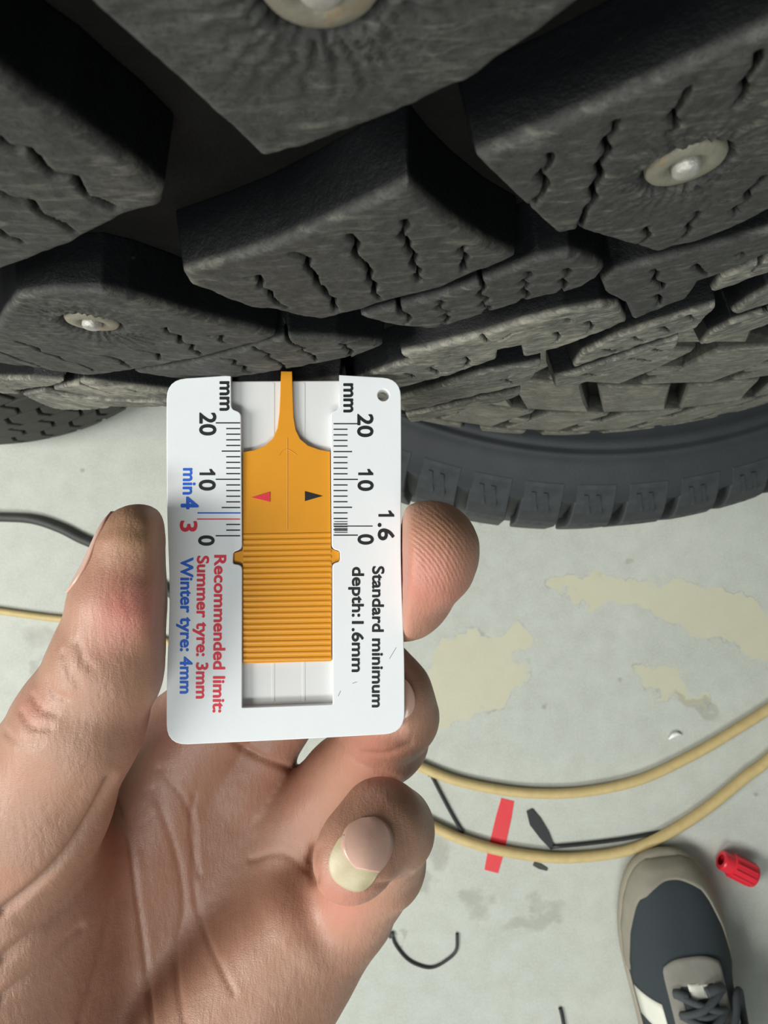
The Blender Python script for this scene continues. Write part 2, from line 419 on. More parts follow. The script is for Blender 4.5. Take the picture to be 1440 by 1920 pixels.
def sdf_block(name, ring, pts, sipes, mat, root, org, studs=(), depth=7.0, h=0.26, hw=0.30, rough=0.10, seed=0, chamfer=1.3):
    P = ring.poly(pts)
    lo = P.min(0) - 2.6; hi = P.max(0) + 2.6
    hs = np.array([h, h, 0.5])
    U = np.arange(lo[0], hi[0], h); V = np.arange(lo[1], hi[1], h); W = np.arange(-depth - 1.0, 1.6, 0.5)
    u2, v2 = np.meshgrid(U, V, indexing='ij')
    sd = poly_sd(P, u2, v2) + 0.25
    pts3 = np.stack([u2.ravel(), v2.ravel(), np.zeros(u2.size)], 1)
    top = (rough * vnoise(pts3, 2.2, seed) + 0.5 * rough * vnoise(pts3, 0.8, seed + 1)).reshape(u2.shape)
    for (su, sv, sr) in studs:
        rr = np.hypot(u2 - su, v2 - sv); an = np.arctan2(v2 - sv, u2 - su)
        wob = vnoise(np.stack([rr.ravel() * 0.8, 4 * an.ravel(), np.full(u2.size, 3.3)], 1), 1.0, seed + 5).reshape(u2.shape)
        rid = np.abs(np.sin(an * 16 + 1.6 * wob)); rid2 = np.abs(np.sin(an * 31 + 2.5 * wob + 1))
        fall = np.exp(-np.maximum(0, rr - sr) / 3.0) * (0.6 + 0.4 * wob)
        top -= fall * (1.5 * (1 - rid) ** 3 + 0.9 * (1 - rid2) ** 3 + 0.15)
        top -= 0.9 * np.clip((sr + 0.9 - rr) / 0.8, 0, 1)
    sl = np.full(u2.shape, 9.0)
    for s in sipes:
        L = ring.poly(s); sl = np.minimum(sl, line_d(L, u2, v2))
    W3 = W[None, None, :]
    S = smax(sd[:, :, None] + 0.13 * W3, W3 - top[:, :, None], chamfer)
    slit = np.maximum(sl[:, :, None] - hw * (1 + 0.25 * np.clip(W3 + 1, 0, 2)), -4.5 - W3)
    S = smax(S, -slit, 0.12)
    S = np.maximum(S, -depth - 0.4 - W3)
    Vt, Fq = surface_nets(S, (lo[0], lo[1], W[0]), hs)
    iu = np.clip(((Vt[:, 0] - lo[0]) / h).round().astype(int), 0, len(U) - 1)
    iv = np.clip(((Vt[:, 1] - lo[1]) / h).round().astype(int), 0, len(V) - 1)
    rel = Vt[:, 2] + 0.15
    edge = np.clip((sd[iu, iv] + 1.6) / 1.6, 0, 1)
    wear_shade = np.clip((rel + 1.15) / 0.8, 0, 1) * (sl[iu, iv] > hw * 0.7)  # scuffed face only; walls, sipes and cracks get the shade-darkened black
    co = ring.world(Vt[:, 0], Vt[:, 1], Vt[:, 2]) - np.asarray(org)
    me = mesh(name, co, Fq[:, ::-1], True)
    set_wear_shade(me, wear_shade)
    return obj(name, me, mat, root)

def prism_block(name, ring, poly, depth, mat, root, org, u0=0.0, ch=0.9, rows=2):
    """cheap block: polygon in (u,v), chamfered top; returns its mesh for sharing"""
    P = np.asarray(poly, float); c = P.mean(0); n = len(P)
    inn = c + (P - c) * (1 - ch / (np.linalg.norm(P - c, axis=1)[:, None]))
    bot = c + (P - c) * (1 + 0.8 / (np.linalg.norm(P - c, axis=1)[:, None]))
    V = []; wr = []
    for Q, w, k in ((bot, -depth - 0.4, 0), (P, -ch * 0.8, 0.35), (inn, 0.0, 1.0)):
        V += list(ring.world(Q[:, 0], Q[:, 1], np.full(n, w)) - np.asarray(org)); wr += [k] * n
    V.append(ring.world(c[0], c[1], 0.0) - np.asarray(org)); wr.append(1.0)
    Fc = []
    for l in range(2):
        for i in range(n):
            j = (i + 1) % n; Fc.append((l * n + i, l * n + j, (l + 1) * n + j, (l + 1) * n + i))
    for i in range(n): Fc.append((2 * n + i, 2 * n + (i + 1) % n, 3 * n))
    # outward orientation
    A = np.array(V); f = Fc[-1]; nn = np.cross(A[f[1]] - A[f[0]], A[f[2]] - A[f[0]])
    outv = A[f[0]] - (np.array([ring.c[0], ring.c[1], A[f[0]][2] + org[2]]) - np.asarray(org))
    if nn @ outv < 0: Fc = [t[::-1] for t in Fc]
    me = mesh(name, V, Fc); me.materials.append(mat); set_wear_shade(me, wr); return me

def ring_of(name, me, root, ring, count, lo, hi, skip=None, start=0.0):
    """copies of one mesh turned round the tyre axis (root stands on that axis)"""
    for k in range(count):
        a = 2 * math.pi * (k + start) / count
        d = (a + math.pi) % (2 * math.pi) - math.pi
        if not (lo <= d <= hi) or (skip and skip(d)): continue
        o = bpy.data.objects.new(name, me); o.rotation_euler = (0, 0, d); COL.objects.link(o); o.parent = root

def carcass(ring, D0, D1, groove, bead=215.0, rim_in=None, ribs=()):
    """closed section of a tyre: groove floor, shoulders, sidewalls, beads, inner liner"""
    R = ring.R; out = []
    for D in np.linspace(D0 + 9, D1 - 9, 26): out.append((R - groove - float(ring.dr(D)), D))
    Re = R - ring.drop
    def side(De, sgn):
        s = [(Re - groove - 1, De - sgn * 6), (Re - 10, De - sgn * 2), (Re - 18, De + sgn * 0.5)]
        for r in np.linspace(Re - 24, bead + 12, 24):
            t = (Re - 24 - r) / (Re - 36 - bead)
            z = De + sgn * (1.5 + 3.5 * math.sin(math.pi * min(1, t * 1.4)) - 26 * max(0, t - 0.45) ** 1.5)
            for rr in ribs:
                z += sgn * 1.6 * math.exp(-((r - rr) / 1.6) ** 2)
            s.append((r, z))
        s += [(bead, De - sgn * 14), (bead - 4, De - sgn * 24), (bead + 4, De - sgn * 34)]
        return s
    inner = [(bead + 60, D1 - 22), (R - 28, D1 - 40), (R - 24, (D0 + D1) / 2), (R - 28, D0 + 40), (bead + 60, D0 + 22)]
    return out + side(D1, 1) + inner + side(D0, -1)[::-1]

# ---- measured tyre: top of the stack
T1 = Ring(-25, 370.3, 340, 45, 60, 118, 1.5)
TYRES = 'stacked tyres'
def build_measured_tyre():
    org = np.array([T1.c[0], T1.c[1], H - 167.0])
    root = empty('tyre', org, 'worn studded winter tyre whose tread the probe of the white gauge reaches into', 'tyre', TYRES)
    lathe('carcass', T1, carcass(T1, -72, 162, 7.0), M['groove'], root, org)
    B = []   # face outline, sipes, material
    B.append(('TL', [(-160, 40), (0, 142), (77, 198), (133, 230), (200, 279), (253, 314), (312, 362), (306, 388), (233, 410), (140, 458), (60, 490), (0, 512), (-160, 560)],
      [[(-60, 250), (-20, 252), (0, 263), (10, 275), (27, 282), (53, 283), (68, 297), (80, 317), (100, 332), (140, 337), (150, 350), (163, 368), (187, 380), (213, 393)],
       [(-60, 335), (0, 360), (20, 372), (57, 380), (73, 400), (100, 413), (120, 423), (140, 437)], [(-50, 410), (0, 433), (13, 445), (27, 447), (42, 455)]]))
    B.append(('T', [(-60, -190), (60, -80), (150, 0), (200, 45), (280, 115), (350, 175), (425, 240), (490, 303), (577, 282), (633, 260), (740, 222), (830, 180), (880, 158), (950, 110), (1020, 65), (1100, 5), (1220, -90), (1330, -190)], []))
    B.append(('A', [(340, 514), (430, 488), (520, 459), (610, 421), (700, 379), (768, 346), (800, 378), (850, 418), (913, 458), (972, 484), (883, 518), (827, 542), (733, 567), (633, 595), (600, 602), (570, 597), (517, 583), (467, 578), (400, 554), (352, 533)],
      [[(463, 522), (483, 520), (490, 530), (487, 540), (507, 547), (508, 557), (520, 570), (540, 577)],
       [(548, 478), (562, 482), (580, 490), (575, 503), (592, 520), (594, 533), (607, 545), (612, 553), (627, 563), (624, 573), (630, 585)],
       [(655, 445), (672, 462), (664, 477), (680, 492), (695, 513), (690, 527), (704, 538), (700, 550), (714, 561)],
       [(757, 415), (763, 427), (750, 442), (768, 456), (763, 468), (780, 483), (772, 497), (788, 507), (780, 522), (790, 530)],
       [(872, 462), (863, 473), (877, 482), (867, 497), (870, 510)]]))
    B.append(('B', [(887, 299), (960, 269), (1040, 238), (1151, 190), (1276, 133), (1373, 88), (1440, 58), (1560, 0), (1700, -60), (1720, 240), (1560, 332), (1440, 396), (1373, 429), (1290, 460), (1229, 475), (1196, 468), (1130, 447), (1085, 434), (1043, 443), (983, 390), (933, 343)],
      [[(1030, 290), (1035, 300), (1028, 313), (1010, 333), (1027, 347), (1017, 363), (1007, 377), (997, 393)],
       [(1157, 227), (1157, 240), (1133, 273), (1143, 290), (1120, 317), (1128, 333), (1110, 360), (1117, 377), (1097, 400), (1088, 430)],
       [(1290, 168), (1287, 182), (1270, 207), (1259, 221), (1273, 235), (1254, 254)], [(1423, 99), (1423, 118), (1398, 149), (1390, 157), (1404, 174), (1382, 202)],
       [(1218, 427), (1209, 435), (1220, 441), (1207, 452), (1194, 466)], [(1309, 399), (1312, 407), (1287, 429), (1296, 435), (1276, 452)],
       [(1434, 335), (1426, 346), (1401, 366), (1404, 374), (1376, 396), (1384, 404)]]))
    B.append(('L', [(4, 590), (28, 560), (100, 548), (190, 548), (240, 558), (300, 575), (367, 596), (480, 622), (520, 633), (400, 667), (333, 680), (243, 697), (160, 705), (87, 693), (0, 682), (-80, 664), (-80, 640), (-10, 615)],
      [[(33, 642), (60, 650), (77, 660), (103, 667), (123, 677), (147, 682), (167, 690), (177, 695)], [(-30, 652), (0, 660), (20, 667), (40, 677), (60, 682), (80, 690)],
       [(308, 616), (314, 625), (337, 633), (337, 643), (363, 647), (358, 655), (377, 667)], [(393, 630), (417, 632), (412, 638), (425, 645)],
       [(193, 667), (227, 677), (230, 683), (247, 690)], [(263, 657), (293, 663), (300, 675)]]))
    B.append(('P', [(247, 699), (350, 684), (400, 672), (467, 654), (510, 640), (543, 635), (633, 639), (722, 649), (667, 670), (593, 684), (533, 694), (450, 708), (400, 714), (333, 710)],
      [[(418, 673), (443, 677), (438, 683), (460, 690), (457, 697), (473, 700)], [(477, 655), (507, 665), (500, 673), (523, 680), (533, 688), (530, 693)],
       [(537, 637), (550, 647), (573, 653), (563, 660), (587, 667), (593, 677)], [(637, 645), (650, 647), (645, 653), (660, 662), (653, 670)]]))
    B.append(('A2', [(673, 597), (740, 579), (830, 557), (920, 524), (1010, 488), (1070, 477), (1120, 493), (1136, 506), (1123, 523), (1093, 540), (1000, 563), (900, 592), (827, 617), (800, 619), (733, 612)],
      [[(733, 577), (747, 574), (750, 587), (770, 597), (760, 608)], [(823, 567), (833, 570), (820, 580), (845, 585), (830, 593), (843, 598), (830, 612)],
       [(898, 530), (910, 538), (897, 553), (918, 562), (900, 573), (920, 577), (907, 590)], [(990, 513), (997, 520), (977, 532), (993, 537), (977, 547), (993, 553), (977, 568)],
       [(1060, 507), (1070, 515), (1050, 527), (1063, 535), (1043, 555)]]))
    B.append(('C', [(1126, 533), (1151, 514), (1220, 494), (1290, 478), (1373, 457), (1440, 438), (1560, 392), (1560, 425), (1440, 475), (1357, 511), (1314, 527), (1307, 540), (1290, 559), (1229, 584), (1185, 601), (1172, 572), (1134, 552)],
      [[(1222, 508), (1235, 512), (1226, 530), (1245, 537), (1240, 545)], [(1302, 500), (1310, 505), (1320, 512), (1330, 516)], [(1385, 477), (1400, 480)], [(1230, 556), (1240, 562), (1235, 575)]]))
    B.append(('D', [(1332, 551), (1350, 522), (1440, 486), (1560, 438), (1560, 462), (1440, 512), (1373, 538)], [[(1432, 488), (1420, 500), (1405, 514)]]))
    B.append(('Q', [(750, 666), (820, 651), (900, 631), (983, 606), (1060, 586), (1130, 574), (1163, 574), (1178, 603), (1100, 633), (1017, 663), (981, 672), (976, 648), (936, 656), (933, 673), (867, 697), (750, 727), (690, 735), (650, 722), (730, 692), (772, 680)],
      [[(905, 632), (915, 640), (935, 640), (960, 626)], [(870, 672), (880, 680), (873, 690)], [(1050, 602), (1060, 598), (1072, 603)], [(1040, 625), (1050, 631), (1042, 642)], [(1100, 606), (1112, 611), (1104, 623)], [(818, 684), (805, 692), (822, 700)], [(760, 700), (775, 708)]]))
    B.append(('S1', [(740, 752), (800, 733), (900, 702), (1017, 682), (1003, 707), (980, 722), (900, 740), (760, 772)], [[(855, 727), (900, 716)], [(920, 716), (965, 704)], [(940, 712), (962, 718)]]))
    B.append(('S1b', [(760, 781), (900, 749), (978, 732), (976, 742), (930, 757), (860, 772), (770, 794)], [[(800, 776), (830, 770)], [(875, 760), (905, 752)]]))
    B.append(('S2', [(1073, 690), (1090, 665), (1151, 635), (1221, 612), (1346, 573), (1318, 604), (1307, 617), (1276, 624), (1207, 645)], [[(1130, 655), (1158, 660)], [(1185, 634), (1210, 640)], [(1235, 614), (1258, 622)], [(1290, 594), (1305, 600)]]))
    B.append(('S2b', [(1040, 710), (1073, 702), (1207, 657), (1276, 635), (1268, 652), (1255, 671), (1207, 687), (1137, 709), (1040, 729)], [[(1090, 702), (1130, 704)], [(1180, 672), (1205, 676), (1225, 676)], [(1225, 656), (1247, 658)]]))
    B.append(('S3', [(1371, 588), (1401, 567), (1440, 546), (1560, 500), (1560, 530), (1440, 571), (1379, 592)], [[(1415, 570), (1432, 562)]]))
    B.append(('S3b', [(1312, 648), (1329, 628), (1373, 606), (1440, 585), (1560, 545), (1560, 568), (1440, 608), (1387, 627), (1330, 645)], [[(1372, 610), (1395, 606)], [(1425, 588), (1440, 586)]]))
    B.append(('M1', [(-90, 712), (0, 711), (60, 712), (123, 718), (83, 727), (0, 732), (-90, 735)], [[(0, 716), (25, 718), (40, 722)]]))
    B.append(('M2', [(98, 729), (155, 717), (250, 729), (330, 738), (420, 741), (420, 750), (267, 748), (167, 744)], [[(150, 720), (190, 732), (215, 740)], [(240, 731), (260, 737), (285, 740)]]))
    B.append(('M3', [(-90, 740), (0, 737), (80, 734), (165, 749), (265, 754), (330, 753), (330, 763), (220, 763), (100, 765), (0, 754), (-90, 752)], [[(40, 742), (85, 746)], [(110, 741), (140, 746)]]))
    B.append(('N', [(425, 748), (540, 726), (640, 713), (652, 736), (560, 754), (425, 764)], [[(500, 738), (530, 742)], [(575, 728), (600, 734)]]))
    stud_px = {'T': (602, -16), 'B': (1288, 321), 'L': (172, 612)}
    low = {'N', 'S1', 'S1b', 'S2', 'S2b', 'S3', 'S3b', 'M1', 'M2', 'M3', 'Q', 'D'}
    studs = {k: T1.hit(*p) for k, p in stud_px.items()}
    for i, (k, pts, sipes) in enumerate(B):
        st = [(*studs[k], 3.6)] if k in studs else []
        lo = k in low
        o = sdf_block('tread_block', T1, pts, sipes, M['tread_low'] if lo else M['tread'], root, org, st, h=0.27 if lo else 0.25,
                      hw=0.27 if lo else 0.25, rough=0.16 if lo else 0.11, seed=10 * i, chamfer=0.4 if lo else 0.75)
    # steel studs
    for k, (su, sv) in studs.items():
        p = T1.world(su, sv, -0.75) - org; th = su / T1.R
        nrm = Vector((math.sin(th), -math.cos(th), 0))
        def disc(prof, seg=40):
            V, Fc = [], []
            for r, z in prof:
                for a in range(seg):
                    t = 2 * math.pi * a / seg; V.append((r * math.cos(t), r * math.sin(t), z))
            for i in range(len(prof) - 1):
                for a in range(seg):
                    b = (a + 1) % seg; Fc.append((i * seg + a, i * seg + b, (i + 1) * seg + b, (i + 1) * seg + a))
            Fc.append(tuple(range((len(prof) - 1) * seg, len(prof) * seg))); return V, Fc
        V, Fc = disc([(3.5, -5), (3.6, 0), (3.35, 0.35), (2.2, 0.5), (1.75, 0.25), (1.5, -0.3), (0.3, -0.4)])
        s = part('stud', V, Fc, M['alloy'], root, smooth=True); s.location = p / 1000
        s.rotation_euler = nrm.to_track_quat('Z', 'Y').to_euler(); s['label'] = 'dull alloy ring of a tyre stud'
        V, Fc = disc([(1.3, -0.4), (1.3, 0.75), (1.1, 1.05), (0.7, 1.2), (0.1, 1.22)], 24)
        part('stud_pin', V, Fc, M['pin'], s, smooth=True)['label'] = 'bright steel stud tip'
    # the rest of the tread, outside the frame
    traced = [T1.poly(p) for _, p, _ in B]
    for (d0, d1, sl) in [(-66, -38, 4), (-34, -6, 7), (-2, 24, -7), (33, 58, 7), (62, 88, -6), (92, 116, 5), (120, 156, 3)]:
        wd = 29.0; Pq = [(-wd / 2 - sl / 2, d0), (wd / 2 - sl / 2, d0), (wd / 2 + sl / 2, d1), (-wd / 2 + sl / 2, d1)]
        me = prism_block('tread_block', T1, Pq, 7.0, M['tread'], root, org); dm = (d0 + d1) / 2
        edge = np.array([np.array(Pq[q]) * (1 - t) + np.array(Pq[(q + 1) % 4]) * t for q in range(4) for t in np.linspace(0, 1, 6, endpoint=False)])
        def skip(a, edge=edge, d1=d1):
            if d1 < 20: return False
            u = edge[:, 0] + a * T1.R
            for tp in traced:
                if poly_sd(tp, u, edge[:, 1]).min() < 1.5: return True
                m = tp.mean(0)
                if abs(m[0] - a * T1.R) < np.ptp(edge[:, 0]) / 2 and edge[:, 1].min() < m[1] < edge[:, 1].max(): return True
            return False
        ring_of('tread_block', me, root, T1, 64, -1.3, 1.3, skip, 0.3)
        if d1 > 20:      # narrow blocks close the gaps that are left
            full = [a for a in ((2 * math.pi * (k + 0.3) / 64 + math.pi) % (2 * math.pi) - math.pi for k in range(64)) if not skip(a)]
            wn = 11.0; Pn = [(-wn / 2 - sl / 2, d0), (wn / 2 - sl / 2, d0), (wn / 2 + sl / 2, d1), (-wn / 2 + sl / 2, d1)]
            men = prism_block('tread_block', T1, Pn, 7.0, M['tread'], root, org); en = edge * np.array([wn / wd, 1]); en[:, 0] += (sl / 2) * (1 - wn / wd) * np.where(edge[:, 1] > dm, 1, -1)
            last = -9.0
            for a in np.arange(-0.7, 0.7, 0.006):
                if (a - last) * T1.R < wn + 2.5 or min(abs(a - b) for b in full) * T1.R < (wd + wn) / 2 + 2.2 or skip(a, en): continue
                last = a; o = bpy.data.objects.new('tread_block', men); o.rotation_euler = (0, 0, a); COL.objects.link(o); o.parent = root
build_measured_tyre()

# ---- second tyre of the stack: tan dusty shoulder
T2 = Ring(90, 392, 335, 288, 65, 115, 11.0)
def build_dusty_tyre():
    org = np.array([T2.c[0], T2.c[1], H - 404.0])
    root = empty('tyre', org, 'tan dusty tyre stacked second from the top, under the measured studded tyre', 'tyre', TYRES)
    lathe('carcass', T2, carcass(T2, 178, 399, 8.0), M['groove'], root, org)
    rows = [(182, 205, 3, 24, .0), (209, 247, -5, 25, .5), (252, 298, 8, 26, .2), (303, 346, -6, 25, .6), (351, 398, 3, 23, .1)]
    for (d0, d1, sl, wd, st) in rows:
        Pq = [(-wd / 2 - sl, d0), (0, d0 - 1), (wd / 2 - sl, d0), (wd / 2, (d0 + d1) / 2), (wd / 2 + sl, d1), (-wd / 2 + sl, d1), (-wd / 2, (d0 + d1) / 2)]
        me = prism_block('tread_block', T2, Pq, 8.0, M['tread_tan'], root, org, ch=1.4)
        ring_of('tread_block', me, root, T2, 66, -1.25, 1.25, None, st)
    # sipes of its own would be under a pixel here; small wear bars between the blocks
    for (d0, st) in [(229, .0), (325, .1)]:
        me = prism_block('wear_bar', T2, [(-4, d0 - 5), (4, d0 - 5), (4, d0 + 5), (-4, d0 + 5)], 8.0, M['tread_tan'], root, org)
        for v in me.vertices: pass
        ring_of('wear_bar', me, root, T2, 66, -1.25, 1.25, None, st)
build_dusty_tyre()

# ---- third tyre: dark sidewall with shoulder lugs
T3 = Ring(123, 354, 340, 505, 50, 100, 8.0)
def build_lugged_tyre():
    org = np.array([T3.c[0], T3.c[1], H - 603.0])
    root = empty('tyre', org, 'dark-walled tyre with shoulder lugs, third down in the stack and nearest the floor in view', 'tyre', TYRES)
    prof = [(333, 470), (333, 505), (333, 556), (327, 572), (316, 586), (300, 595), (280, 600), (250, 596), (220, 584), (211, 572), (217, 562),
            (270, 578), (308, 562), (314, 505), (308, 440), (270, 424), (217, 444), (211, 436), (218, 424), (230, 416), (246, 410), (262, 406.5), (276, 405.2), (286, 405.4),
            (291, 406), (293.5, 404.2), (296, 406.2), (298, 407), (299.5, 405), (302, 405.2), (303.5, 408), (308, 410.5), (314, 413.0), (320, 416.9), (326.5, 423.2), (327, 431), (328, 438), (330, 448), (331, 458)]
    lathe('carcass', T3, prof, M['sidewall'], root, org, seg=360)
    # one shoulder lug, then copies turned round the axis
    outer = [(317, 414.6), (319.5, 416.2), (323, 419.5), (328, 424.6), (333, 432), (338, 442), (340, 454), (340, 505)]
    inner = [(313, 422), (314, 424), (316, 428), (321, 435), (325, 442), (329, 452), (331, 460), (331, 505)]
    V, Fc = [], []; us = [-12.0, -11.2, -3, 3, 11.2, 12.0]; n = len(outer)
    for u in us:
        k = 1.0 if abs(u) < 11.5 else 0.0
        for (ro, do), (ri, di) in zip(outer, inner):
            sk = 0.10 * (do - 410) ; th = (u + sk) / 325.0
            rr, dd = (ro, do) if k else (ro - 0.8, do + 0.6)
            V.append((rr * math.sin(th), -rr * math.cos(th), 603 - dd))
        for (ro, do), (ri, di) in zip(outer, inner):
            th = (u + 0.10 * (do - 410)) / 325.0; V.append((ri * math.sin(th), -ri * math.cos(th), 603 - di))
    for i in range(len(us) - 1):
        a, b = i * 2 * n, (i + 1) * 2 * n
        for k in range(n - 1):
            Fc.append((a + k, a + k + 1, b + k + 1, b + k)); Fc.append((a + n + k, b + n + k, b + n + k + 1, a + n + k + 1))
    for a, fl_ in ((0, 1), ((len(us) - 1) * 2 * n, -1)):
        for k in range(n - 1):
            q = (a + k, a + n + k, a + n + k + 1, a + k + 1); Fc.append(q[::fl_])
    me = mesh('shoulder_lug', V, Fc); me.materials.append(M['lug'])
    ring_of('shoulder_lug', me, root, T3, 66, -1.4, 1.4)
    # raised chevrons on the lug faces
    V, Fc = [], []
    def chev(u0, u1, u2):
        b = len(V)
        for (t, u, w) in [(0.30, u0, 0.0), (0.62, u1, 0.0), (0.92, u2, 0.0)]:
            i = t * (n - 2); k = int(i); f = i - k
            r = outer[k][0] * (1 - f) + outer[k + 1][0] * f + 0.5; d = outer[k][1] * (1 - f) + outer[k + 1][1] * f - 0.6
            for du in (-1.1, 1.1):
                for dw in (0, -1.6):
                    th = (u + du + 0.10 * (d - 410)) / 325.0; rr = r + dw
                    V.append((rr * math.sin(th), -rr * math.cos(th), 603 - d + dw * 0.7))
        for s in (0, 4):
            p = b + s
            Fc.extend([(p, p + 4, p + 6, p + 2), (p, p + 1, p + 5, p + 4), (p + 2, p + 6, p + 7, p + 3)])
    chev(-6, -3, -5); chev(1, 4, 2)
    me = mesh('lug_chevron', V, Fc); me.materials.append(M['lug'])
    ring_of('lug_chevron', me, root, T3, 66, -1.0, 1.0)
build_lugged_tyre()

# ---- bottom tyre carrying the stack
T4 = Ring(178, 366, 300, 718, 60, 110, 8.0)
def build_bottom_tyre():
    org = np.array([T4.c[0], T4.c[1], 0.0])
    root = empty('tyre', org, 'black tyre flat on the concrete at the very bottom of the stack', 'tyre', TYRES)
    lathe('carcass', T4, carcass(T4, 612, 824, 8.0, 200), M['sidewall'], root, org, 120)
    for (d0, d1, sl, st) in [(616, 684, 5, 0), (690, 750, -5, .5), (756, 820, 5, 0)]:
        me = prism_block('tread_block', T4, [(-12 - sl, d0), (12 - sl, d0), (12 + sl, d1), (-12 + sl, d1)], 8.0, M['lug_far'], root, org)
        ring_of('tread_block', me, root, T4, 62, -1.2, 1.2, None, st)
build_bottom_tyre()

# ---- tyre on the floor at the left
T5 = Ring(-440, 404, 290, 718, 60, 110, 10.0)
def build_floor_tyre():
    org = np.array([T5.c[0], T5.c[1], 0.0])
    root = empty('tyre', org, 'grey tyre with zigzag tread lying flat on the floor at the far left', 'tyre', TYRES)
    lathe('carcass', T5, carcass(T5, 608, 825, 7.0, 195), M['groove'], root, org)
    edges = [612, 648, 684, 720, 756, 790, 822]
    for i, (d0, d1) in enumerate(zip(edges[:-1], edges[1:])):
        dm = (d0 + d1) / 2; e = 2.0; s = 5 if i % 2 else -5
        Pq = [(-13.5, d0 + e), (0, d0 + e - 2), (13.5, d0 + e), (13.5 + s, dm), (13.5, d1 - e), (0, d1 - e + 2), (-13.5, d1 - e), (-13.5 + s, dm)]
        me = prism_block('tread_block', T5, Pq, 7.0, M['lug_far'], root, org, ch=1.0)
        ring_of('tread_block', me, root, T5, 58, -1.1, 1.1, None, 0.5 * (i % 2))
build_floor_tyre()

# ------------------------------------------------------------------ tread depth gauge
GC = atc(535, 1053, 127.3)
ga, gb = math.radians(4.5), math.radians(1.6)
GX = np.array([math.cos(ga), 0, -math.sin(ga)]); GY = np.array([0, math.cos(gb), -math.sin(gb)])
GY = GY - GX * (GX @ GY); GY /= np.linalg.norm(GY); GN = np.cross(GX, GY)
def G(px, py):                 # pixel on the gauge face -> its own x,y in mm
    d = atc(px, py, 1.0); t = (GC @ GN) / (d @ GN); p = d * t - GC
    return np.array([p @ GX, p @ GY])
def Z5(cx, cy): return G(290 + cx / 2.594, 680 + cy / 2.594)   # coordinates read off an enlarged view
def rounded(poly, rad, n=7):
    P = [np.asarray(p[:2], float) for p in poly]; out = []
    for i, p in enumerate(P):
        r = rad[i] if not np.isscalar(rad) else rad
        a, b = P[i - 1], P[(i + 1) % len(P)]
        if r <= 0: out.append(p); continue
        da, db = a - p, b - p; la, lb = np.linalg.norm(da), np.linalg.norm(db)
        t = min(r, la * .49, lb * .49); p0, p1 = p + da / la * t, p + db / lb * t
        for s in np.linspace(0, 1, n): out.append((1 - s) ** 2 * p0 + 2 * s * (1 - s) * p + s * s * p1)
    return out
def plate(name, loops, z0, z1, mat, parent, bev=0.12):
    """solid sheet between z0 and z1 (mm) bounded by 2-D loops, rounded rims"""
    cu = bpy.data.curves.new(name, 'CURVE'); cu.dimensions = '2D'; cu.fill_mode = 'BOTH'
    for lp in loops:
        sp = cu.splines.new('POLY'); sp.points.add(len(lp) - 1); sp.use_cyclic_u = True
        for q, p in zip(sp.points, lp): q.co = (p[0] / 1000, p[1] / 1000, 0, 1)
    b = min(bev, (z1 - z0) * 0.45)
    cu.extrude = max(1e-6, ((z1 - z0) / 2 - b) / 1000); cu.bevel_depth = b / 1000; cu.offset = -b / 1000; cu.bevel_resolution = 2
    tmp = bpy.data.objects.new('tmp', cu); COL.objects.link(tmp)
    me = bpy.data.meshes.new_from_object(tmp.evaluated_get(bpy.context.evaluated_depsgraph_get()))
    bpy.data.objects.remove(tmp); me.name = name
    o = obj(name, me, None, parent); me.materials.clear(); me.materials.append(mat)
    o.location = (0, 0, (z0 + z1) / 2000); return o
def text(body, c_left, c_right, y_top, y_bot, mat, parent, z, name, label=None, bold=0.0):
    """lettering reading downwards; box given in the enlarged view: cap height across x, run along y"""
    cu = bpy.data.curves.new(name, 'FONT'); cu.body = body; cu.extrude = 0.00001; cu.size = 1.0
    tmp = bpy.data.objects.new('tmp', cu); COL.objects.link(tmp)
    me = bpy.data.meshes.new_from_object(tmp.evaluated_get(bpy.context.evaluated_depsgraph_get()))
    bpy.data.objects.remove(tmp)
    co = np.zeros(len(me.vertices) * 3, np.float32); me.vertices.foreach_get('co', co); co = co.reshape(-1, 3)
    x0, x1 = co[:, 0].min(), co[:, 0].max(); cap0, cap1 = (0.0, 0.70)
    if not any(ch in body for ch in 'SRWdhtlb0123456789'): cap1 = 0.53
    s = (co[:, 0] - x0) / (x1 - x0); t = (co[:, 1] - cap0) / (cap1 - cap0)
    A0, A1 = c_left; B0, B1 = c_right       # x at the run's start and end
    out = np.zeros_like(co)
    for i in range(len(co)):
        xl = A0 + (A1 - A0) * s[i]; xr = B0 + (B1 - B0) * s[i]
        g = Z5(xl + (xr - xl) * t[i], y_top + (y_bot - y_top) * s[i])
        out[i] = (g[0] / 1000, g[1] / 1000, (z + (0.02 if co[i, 2] > 0 else -0.05)) / 1000)
    me.vertices.foreach_set('co', out.ravel()); me.update()
    bm = bmesh.new(); bm.from_mesh(me)
    if bold:      # heavier strokes: the same glyphs laid again, nudged a hair each way
        base = bm.faces[:]
        for k in range(8):
            g_ = bmesh.ops.duplicate(bm, geom=base)['geom']; a_ = math.pi * k / 4
            bmesh.ops.translate(bm, verts=[e for e in g_ if isinstance(e, bmesh.types.BMVert)], vec=(math.cos(a_) * bold / 1000, math.sin(a_) * bold / 1000, -1e-7 * (k + 1)))
    bmesh.ops.recalc_face_normals(bm, faces=bm.faces)
    bm.to_mesh(me); bm.free()
    me.materials.clear(); me.materials.append(mat); me.name = name
    o = obj(name, me, None, parent)
    if label: o['label'] = label
    return o

